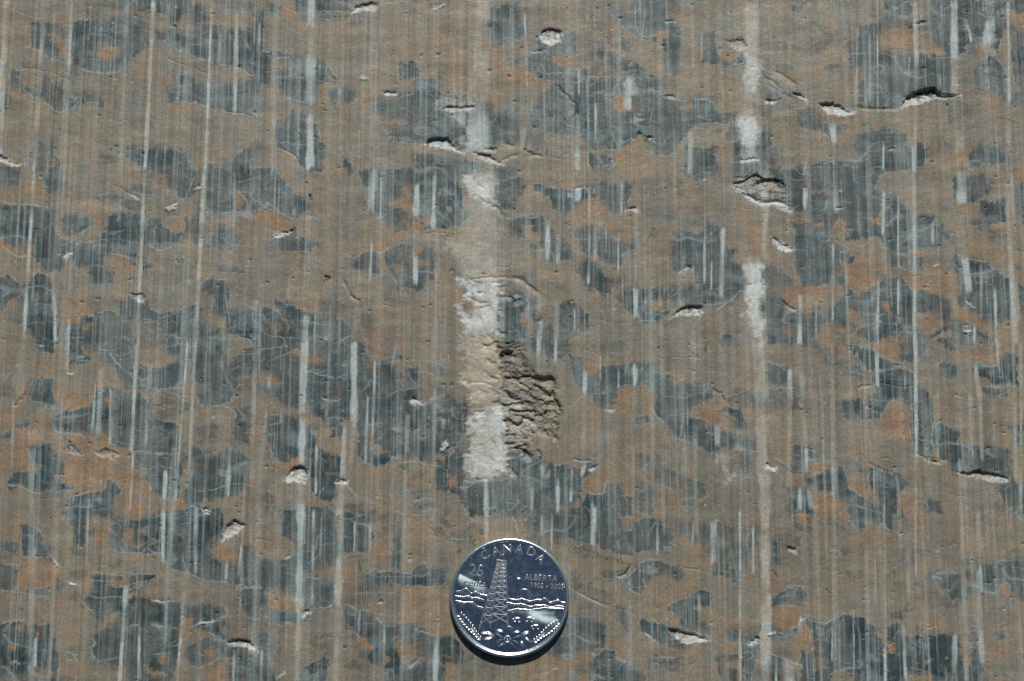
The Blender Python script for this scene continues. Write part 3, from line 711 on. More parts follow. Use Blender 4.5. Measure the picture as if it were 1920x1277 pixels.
# p:depth:white  closed pit, upper lip steep ; b:height:white raised lump ; l:depth:length:white  ledge, falls away below the line
RELIEF = r"""
T 0 0 3.99
p:5:.9 -20,1150 40,1170 90,1210 180,1230 100,1245 -20,1200
T 480 0 3.99
p:5:1 720,95 740,45 820,15 900,15 915,50 890,80 800,75
p:5:1 940,692 980,672 1060,687 1050,712 970,712
p:7:1 1260,1075 1300,1030 1430,1030 1480,1080 1560,1150 1400,1105
p:4:.6 1390,815 1430,790 1520,800 1650,790 1640,815 1470,840
p:5:.9 1600,1130 1750,1150 1860,1240 1730,1210
p:3:.4 1690,1105 1800,1105 1800,1130 1700,1130
b:2:.8 1310,75 1330,60 1410,30 1410,45 1350,80
b:2:.5 760,590 800,565 850,590 800,610
T 960 0 3.99
p:6:1 205,270 235,225 310,205 375,235 360,310 290,340 230,315
p:3:.7 130,400 200,372 255,372 180,402
p:3:.5 1600,298 1730,292 1770,350 1700,385 1640,345
p:6:.1 930,1010 950,980 980,1000 940,1025
p:4:.5 980,1018 1050,1018 1070,1060 1030,1050
p:4:.1 80,1115 160,1140 220,1168 120,1165
p:3:.8 1700,1190 1800,1175 1850,1200 1720,1215
p:3:.6 1140,155 1200,150 1230,165 1150,170
p:3:.4 1130,720 1200,710 1240,740 1160,740
l:2:14:0 330,640 420,720 490,780 490,850 430,920
T 1440 0 3.99
p:13:.9 965,815 1040,720 1130,665 1240,650 1290,695 1445,710 1350,735 1240,735 1120,780 1010,800
p:8:1 375,775 440,760 520,780 590,830 655,850 560,865 450,855
p:6:1 178,700 240,700 290,748 225,735
p:4:.8 -20,735 60,745 120,740 40,775 -20,770
p:4:.3 1080,175 1190,148 1210,165 1120,190
p:3:.1 890,1115 950,1100 950,1115 900,1125
l:1.5:20:.3 -60,510 20,640 100,690 220,750
l:1.8:30:.7 30,520 120,560 240,640
l:1.8:20:.5 -40,560 60,620 110,680
l:2:14:0 640,800 850,808 970,808
T 480 320 3.99
p:4:1 138,492 200,450 300,438 240,470 170,505
p:6:0 395,180 410,175 425,225 405,230
p:4:0 510,790 540,780 560,800 520,845 505,820
l:2:14:.2 640,790 720,940 780,980
p:3:.2 1655,905 1690,905 1690,930 1660,935
l:2:20:.3 1590,130 1700,220 1800,270 1880,360
l:2:12:.4 1560,820 1660,800 1800,790 1920,800
p:3:0 1440,750 1465,735 1480,755 1450,765
T 0 320 3.99
b:3:1 1225,280 1270,270 1340,225 1310,295 1260,315
b:2:1 970,185 1000,195 1040,225 1000,220
b:2:1 475,650 500,620 545,615 520,660 490,685
b:2:.8 1440,140 1500,120 1530,80 1510,140 1450,155
p:4:.2 960,820 1000,800 1000,820 970,830
p:3:.5 975,920 1060,910 1090,950 1080,1000 1000,950
p:3:0 285,40 325,35 320,60 295,60
T 960 320 3.99
p:6:.3 1640,95 1720,70 1830,20 1900,60 1860,120 1790,180 1700,140
p:5:.2 1780,110 1860,60 1960,50 2060,110 2060,190 1960,200 1860,190
p:5:.7 1690,150 1760,170 1860,215 1960,225 2040,235 2100,300 2080,330 1960,260 1850,255 1760,215
b:1.6:1 1620,122 1700,132 1780,178 1860,222 1960,222 2040,240 2110,325 2060,325 1980,255 1860,258 1760,218 1680,152
l:5:18:1 1640,130 1700,130 1780,180 1860,230 1960,225 2060,230
l:3:16:0 1660,50 1740,50 1800,10
l:4:20:.2 1800,100 1880,60 1980,90 2040,150
p:4:.7 860,300 880,272 925,272 935,305 890,290
p:7:.9 1170,1115 1240,1040 1330,1005 1430,1010 1440,1065 1400,1082 1280,1075
p:3:.8 1250,770 1300,735 1355,735 1330,705 1290,700 1290,740
l:4:22:.2 0,790 80,810 150,870 220,920
l:3:24:0 20,900 50,960 0,980
l:2:12:0 460,130 500,120 560,110
T 1440 320 3.99
p:4:1 20,470 90,530 195,590 150,612 60,565
l:4:14:.3 100,960 150,1010 220,1050
b:3:.8 1470,960 1500,985 1560,1030 1500,1022
b:2:.7 1225,720 1280,705 1250,735
b:3:1 1450,1200 1530,1190 1500,1230
p:3:0 580,925 610,925 610,940 580,940
p:3:.6 500,270 560,270 560,290 510,290
T 0 640 3.99
p:3:0 1215,860 1260,855 1250,880 1220,875
b:2:.6 290,30 340,35 330,55 290,50
p:2:0 80,490 130,460 190,370 200,400 140,480
p:3:.4 720,830 780,800 860,820 910,855 850,875 740,860
p:2:.2 500,740 560,780 625,855 550,850
b:2:.7 500,240 550,240 540,265 500,260
p:4:.8 1500,1245 1540,1235 1570,1260 1560,1290 1520,1280
T 480 640 3.99
p:4:.8 1140,445 1180,415 1220,430 1250,465 1180,470
b:4:.8 1360,850 1390,790 1400,750 1430,735 1450,790 1400,835
p:7:1 205,1040 240,985 260,950 330,925 385,960 395,1010 370,1070 300,1040 240,1055
p:4:.9 590,1055 640,1025 690,1040 680,1070 630,1070
l:3:26:0 1800,0 1830,60 1800,110
l:2:12:0 1560,300 1700,300 1800,340
T 960 640 3.99
p:4:.7 565,955 600,935 650,925 600,970
l:2:12:0 1500,350 1560,390 1610,450
p:3:0 520,395 540,400 530,415
p:2:1 690,505 750,505 750,520 700,520
l:2:10:0 450,875 520,890 600,885
T 1440 640 3.99
p:5:.4 1175,885 1290,895 1300,925 1200,905
p:8:.6 1380,978 1500,975 1570,960 1620,975 1810,1015 1800,1052 1700,1058 1540,1012
l:2:16:.3 1080,820 1180,865 1340,885 1380,975
p:4:.9 -20,895 70,935 60,970 -20,955
p:4:.2 1395,395 1420,390 1430,410 1400,415
p:3:.3 1745,685 1765,675 1775,690 1755,700
p:3:0 940,760 955,755 955,785 940,785
b:1.5:.7 700,520 750,490 740,515
l:2:12:0 660,350 700,330 780,325
l:1.5:14:0 740,890 850,950 960,990
l:1.5:12:.8 265,785 360,815 430,860
T 0 957 3.99
p:6:.9 1655,245 1665,180 1690,110 1750,65 1850,108 1780,165 1700,205
p:6:1 1690,985 1740,960 1870,970 1930,1060 1820,1015 1720,1005
b:3:1 1435,872 1500,835 1640,822 1620,840 1500,862
b:2:1 500,530 560,545 620,570 530,568
b:2:.8 385,345 420,370 460,430 420,420
p:3:0 595,270 625,265 620,285 600,285
p:3:0 600,1045 620,1050 620,1085 600,1075
b:2:.6 1090,655 1140,665 1240,690 1250,725 1150,690
T 480 957 3.99
p:4:.3 910,690 935,665 960,690 950,705
b:2:.5 885,785 900,785 960,870 930,850
p:4:.5 205,360 250,310 260,340 230,365
l:2:14:.6 1130,1165 1180,1140 1225,1105
p:3:.6 1130,370 1160,340 1165,370 1140,385
b:1.5:.6 160,1250 215,1210 225,1230 140,1275
p:4:.7 360,745 400,740 410,770 350,800
T 960 957 3.99
p:8:.9 1150,870 1200,880 1260,900 1400,930 1480,965 1480,980 1380,975 1320,1003 1260,990 1190,930
b:2:.8 970,910 1010,915 1060,960 1040,985
p:5:.7 1750,1010 1790,970 1830,935 1855,945 1850,985 1790,1012
p:5:.2 785,490 820,475 860,440 885,395 890,430 850,490 810,515
p:2:.4 585,1060 600,1045 630,1080 600,1090
l:2:10:.5 430,560 480,600 580,650 740,720
l:2:10:0 1060,790 1100,840
T 1440 957 3.99
p:4:.5 130,265 180,270 215,275 225,330 150,300
l:2:10:0 20,450 50,465 65,500
b:2:.9 240,800 270,820 240,880 220,900
b:2:.9 -20,930 60,905 60,930 0,950
p:3:.4 1745,735 1765,725 1785,750 1770,750
p:3:0 712,570 735,570 730,582 715,580
p:3:0 695,668 725,672 722,680 695,678
p:3:0 770,670 800,690 790,692
p:3:0 1150,865 1230,880 1225,890 1160,875
p:3:0 1230,860 1275,875 1240,868
"""
# the big spalled hollow above the coin
SPALL = r"""
T 840 620 7.98
p:10:0 745,425 790,340 860,290 965,285 975,370 900,412 800,425
l:5:30:0 500,190 600,230 700,150 770,160
l:8:40:0 740,400 800,300 900,280 1000,290
l:9:60:.3 830,690 960,690 1040,690 1180,660 1250,680
l:8:46:.3 1280,680 1440,690 1560,690 1600,770
l:6:30:.2 1240,780 1360,830 1500,920 1640,1060 1700,1180
l:8:40:.8 870,850 930,960 1020,1010 1100,980
l:7:50:.8 780,990 810,1090 880,1110 980,1060 1080,1060 1190,1060
l:3:30:.2 540,570 640,670 780,730
l:2:24:.2 460,830 520,900 600,910
l:2:26:.2 600,830 720,900 790,960
l:2:20:0 220,740 330,720
l:3:30:.8 630,1060 760,1060 800,1110
l:8:40:.5 880,1190 980,1170 1060,1195 1160,1180 1300,1190 1340,1240
l:4:30:.2 570,400 640,460 730,480
l:3:30:0 380,1200 480,1210 560,1190
T 840 760 7.98
l:9:40:.9 880,170 950,230 1040,280 1100,240 1120,160 1200,180 1280,220 1370,240
l:3:20:.7 820,570 930,560 1050,540
l:5:40:.2 1150,630 1200,680 1230,760 1260,840
l:3:20:.3 1340,650 1400,730
l:3:30:.5 850,940 930,910 980,980 1060,1070
l:3:30:.2 1540,370 1600,440 1640,540
l:2:20:0 460,190 540,190
l:2:30:0 440,580 560,590
l:1.6:20:0 640,490 700,580
l:1.6:20:0 620,770 720,840
l:2:20:.5 250,1110 420,1100 600,1090
T 840 480 7.98
l:3:18:.1 940,320 1040,290 1130,320 1200,400
l:3:24:.2 740,610 860,590 960,610 1060,690
l:3:18:.3 250,600 380,640 480,690 620,690
l:2:18:.3 430,770 520,760 610,740 680,860
l:2:16:.2 460,830 520,990 580,1150 700,1260 760,1270
l:3:20:0 720,1080 800,1140 900,1150
l:2:14:.2 280,310 400,380 500,400
l:2:14:.2 640,390 800,380
l:2:12:0 760,470 860,440
T 840 240 7.98
l:3:16:0 590,290 680,310 740,280
l:3:20:0 860,200 920,250 1000,260
l:3:16:0 1200,380 1300,400 1420,410
l:2:14:.2 780,490 900,430 1060,390
l:3:16:.3 640,1180 720,1160 800,1230
l:2:14:.1 380,990 440,1010
l:2:14:0 200,660 290,690
l:2:12:.1 430,850 560,890
"""
def ledge(p, a, k_spall):
    dep, ln, wh = a; dep *= .72 if k_spall else .7
    w = win(p, ln*.5+10)
    u = U[w]+WU2[w]*.5; v = V[w]+WV2[w]*.5
    d, t, s = ldist(p, u, v)
    # side: below (larger v) is the dropped side
    ln2 = ln/3.2
    tap = sstep(0, .18, t)*sstep(0, .18, 1-t)*.85+.15
    near = np.exp(-np.maximum(d-1, 0)/ln2)
    px, py = p[0]; qx, qy = p[-1]
    flip = 1.0 if qx >= px else -1.0
    below = s*flip > 0
    drop = np.where(below, near, np.exp(-(d/1.2)**2)*0.5)*tap
    drop *= (.8+.4*(sn[w]))
    endfade = 1-sstep(ln*.25, ln*.5, d)
    H[w] -= dep*drop*endfade*.8
    ex = np.where(below, sstep(1.5, 4, d)*np.exp(-d/(ln*.22)), 0)*tap
    F[w] = np.maximum(F[w], wh*ex)
for k_spall, blk in ((0, RELIEF), (1, SPALL)):
    for k, a, p in parse(blk):
        if k == 'l': ledge(p, a, k_spall); continue
        w = win(p, 22)
        if H[w].size == 0: continue
        u = U[w]+WU2[w]*.4; v = V[w]+WV2[w]*.4
        q = sdf(p, u, v) + (fbm(GX[w]/5, GY[w]/3.5, 37, 3)-.5)*6.0; py = np.array(p)[:, 1]; lo, hi = py.min(), py.max()
        inn = sstep(-.8, 2.2, q)
        if k == 'p':
            # deepest just under the upper lip, rising to the lower edge
            cap = np.maximum(q, 0)
            # vertical position within the pit, measured against the local outline
            f = np.clip((v-lo)/(hi-lo+1e-6), 0, 1)
            prof = inn*np.minimum(1, .35+cap/3.5)*(1.25-1.05*f)*sstep(0, .22, (u-np.array(p)[:, 0].min())/(np.ptp(np.array(p)[:, 0])+1e-6)+.08)*sstep(0, .22, (np.array(p)[:, 0].max()-u)/(np.ptp(np.array(p)[:, 0])+1e-6)+.08)
            H[w] -= a[0]*prof*(.85+.5*(RIDGE[w]-.3))
            R[w] = np.maximum(R[w], inn*.7)
            lowr = sdf([(x, y+ (3.2)) for x, y in p], u, v)      # ring just inside/below the lower edge
            fw = sstep(-2.5, 2.5, q+.5+(vn(GX[w]/2.3, GY[w]/2, 39)-.5)*4)*sstep(.15, .6, f+ (sn[w]-.5)*.6)*(.55+.9*(vn(GX[w]/4, GY[w]/3, 38)-.1))
            F[w] = np.maximum(F[w], fw*a[1])
            if a[1] > .6:
                ha = np.exp(-np.maximum(-q, 0)/3.5)*sstep(.35, .7, fbm(GX[w]/6, GY[w]/6, 188, 3))*(f > .3)*a[1]*.75
                W[w] = np.maximum(W[w], ha)
        else:
            H[w] += a[0]*inn*np.minimum(1, .3+np.maximum(q, 0)/4)
            F[w] = np.maximum(F[w], sstep(-1, 2, q)*a[1]); R[w] = np.maximum(R[w], inn*.4)

# rough broken floor of the hollow
for k, a, p in parse("""
T 840 620 7.98
p:2.2:1 740,150 850,170 1000,200 1100,260 1250,560 1400,660 1600,700 1620,800 1640,1000 1700,1180 1660,1400 1640,1700 1300,1500 1240,1600 1260,1900 900,1800 860,1500 820,1100 780,700 760,400
p:0.8:.5 260,100 700,40 760,400 780,700 820,1100 860,1500 900,2100 600,2250 300,2200 320,1800 280,1400 250,900
"""):
    w = win(p, 25); q = sdf(p, U[w]+WU[w]*1.6, V[w]+WV[w]*1.3)+frag[w]*1.6; m = sstep(-4, 6, q)
    H[w] -= m*a[0]*1.0
    R[w] = np.maximum(R[w], m*(1.0 if a[1] > .9 else .20))
rk = np.abs(fbm(GX/17+GY/30, GY/8, 91, 4)-.5)*2
H += R*((fbm(GX/9, GY/6, 95, 4)-.5)*3.2 - (1-rk)**6*1.5)
# slate slabs stepping down in the hollow (layers)
w = win([(930, 640), (1055, 860)], 4)
rf = np.random.default_rng(5); NS = 130
su = rf.uniform(925, 1060, NS); sv = rf.uniform(635, 865, NS); sz = rf.normal(0, 2.6, NS); tu = rf.normal(.05, .16, NS); tv = rf.normal(-.10, .30, NS)
bd = np.full(U[w].shape, 1e9, np.float32); pl = np.zeros(U[w].shape, np.float32)
uu = U[w]+WU[w]*.9; vv = V[w]+WV[w]*.9
for i in range(NS):
    du = uu-su[i]; dv = vv-sv[i]; a1 = du*.84+dv*.54; a2 = -du*.54+dv*.84
    dd = (a1/1.9)**2+(a2/.8)**2; bb = dd < bd; bd = np.where(bb, dd, bd); pl = np.where(bb, sz[i]+tu[i]*du+tv[i]*dv, pl)
H[w] += R[w]*(sstep(.55, 1, R[w]))*np.clip(pl, -6, 4)*.5 - R[w]*sstep(.55, 1, R[w])*1.4

# smooth-ice groove relief: gentle undulation, scratches sunk a little, fine grain
big = (fbm(GX/420, GY/600, 21, 2)-.5)*10 + (vn(GX/34, GY/900, 22)-.5)*.9
H += big*.6
sline = fbm(GX/3.0, GY/260, 23, 3)
H += (sline-.5)*.9 - ST*.25
H += (fbm(GX/9, GY/7, 24, 3)-.5)*.42*(1-.5*D) + (fbm(GX/60, GY/28, 25, 2)-.5)*1.6 + (vn(GX/2.6, GY/1.9, 26)-.5)*.22
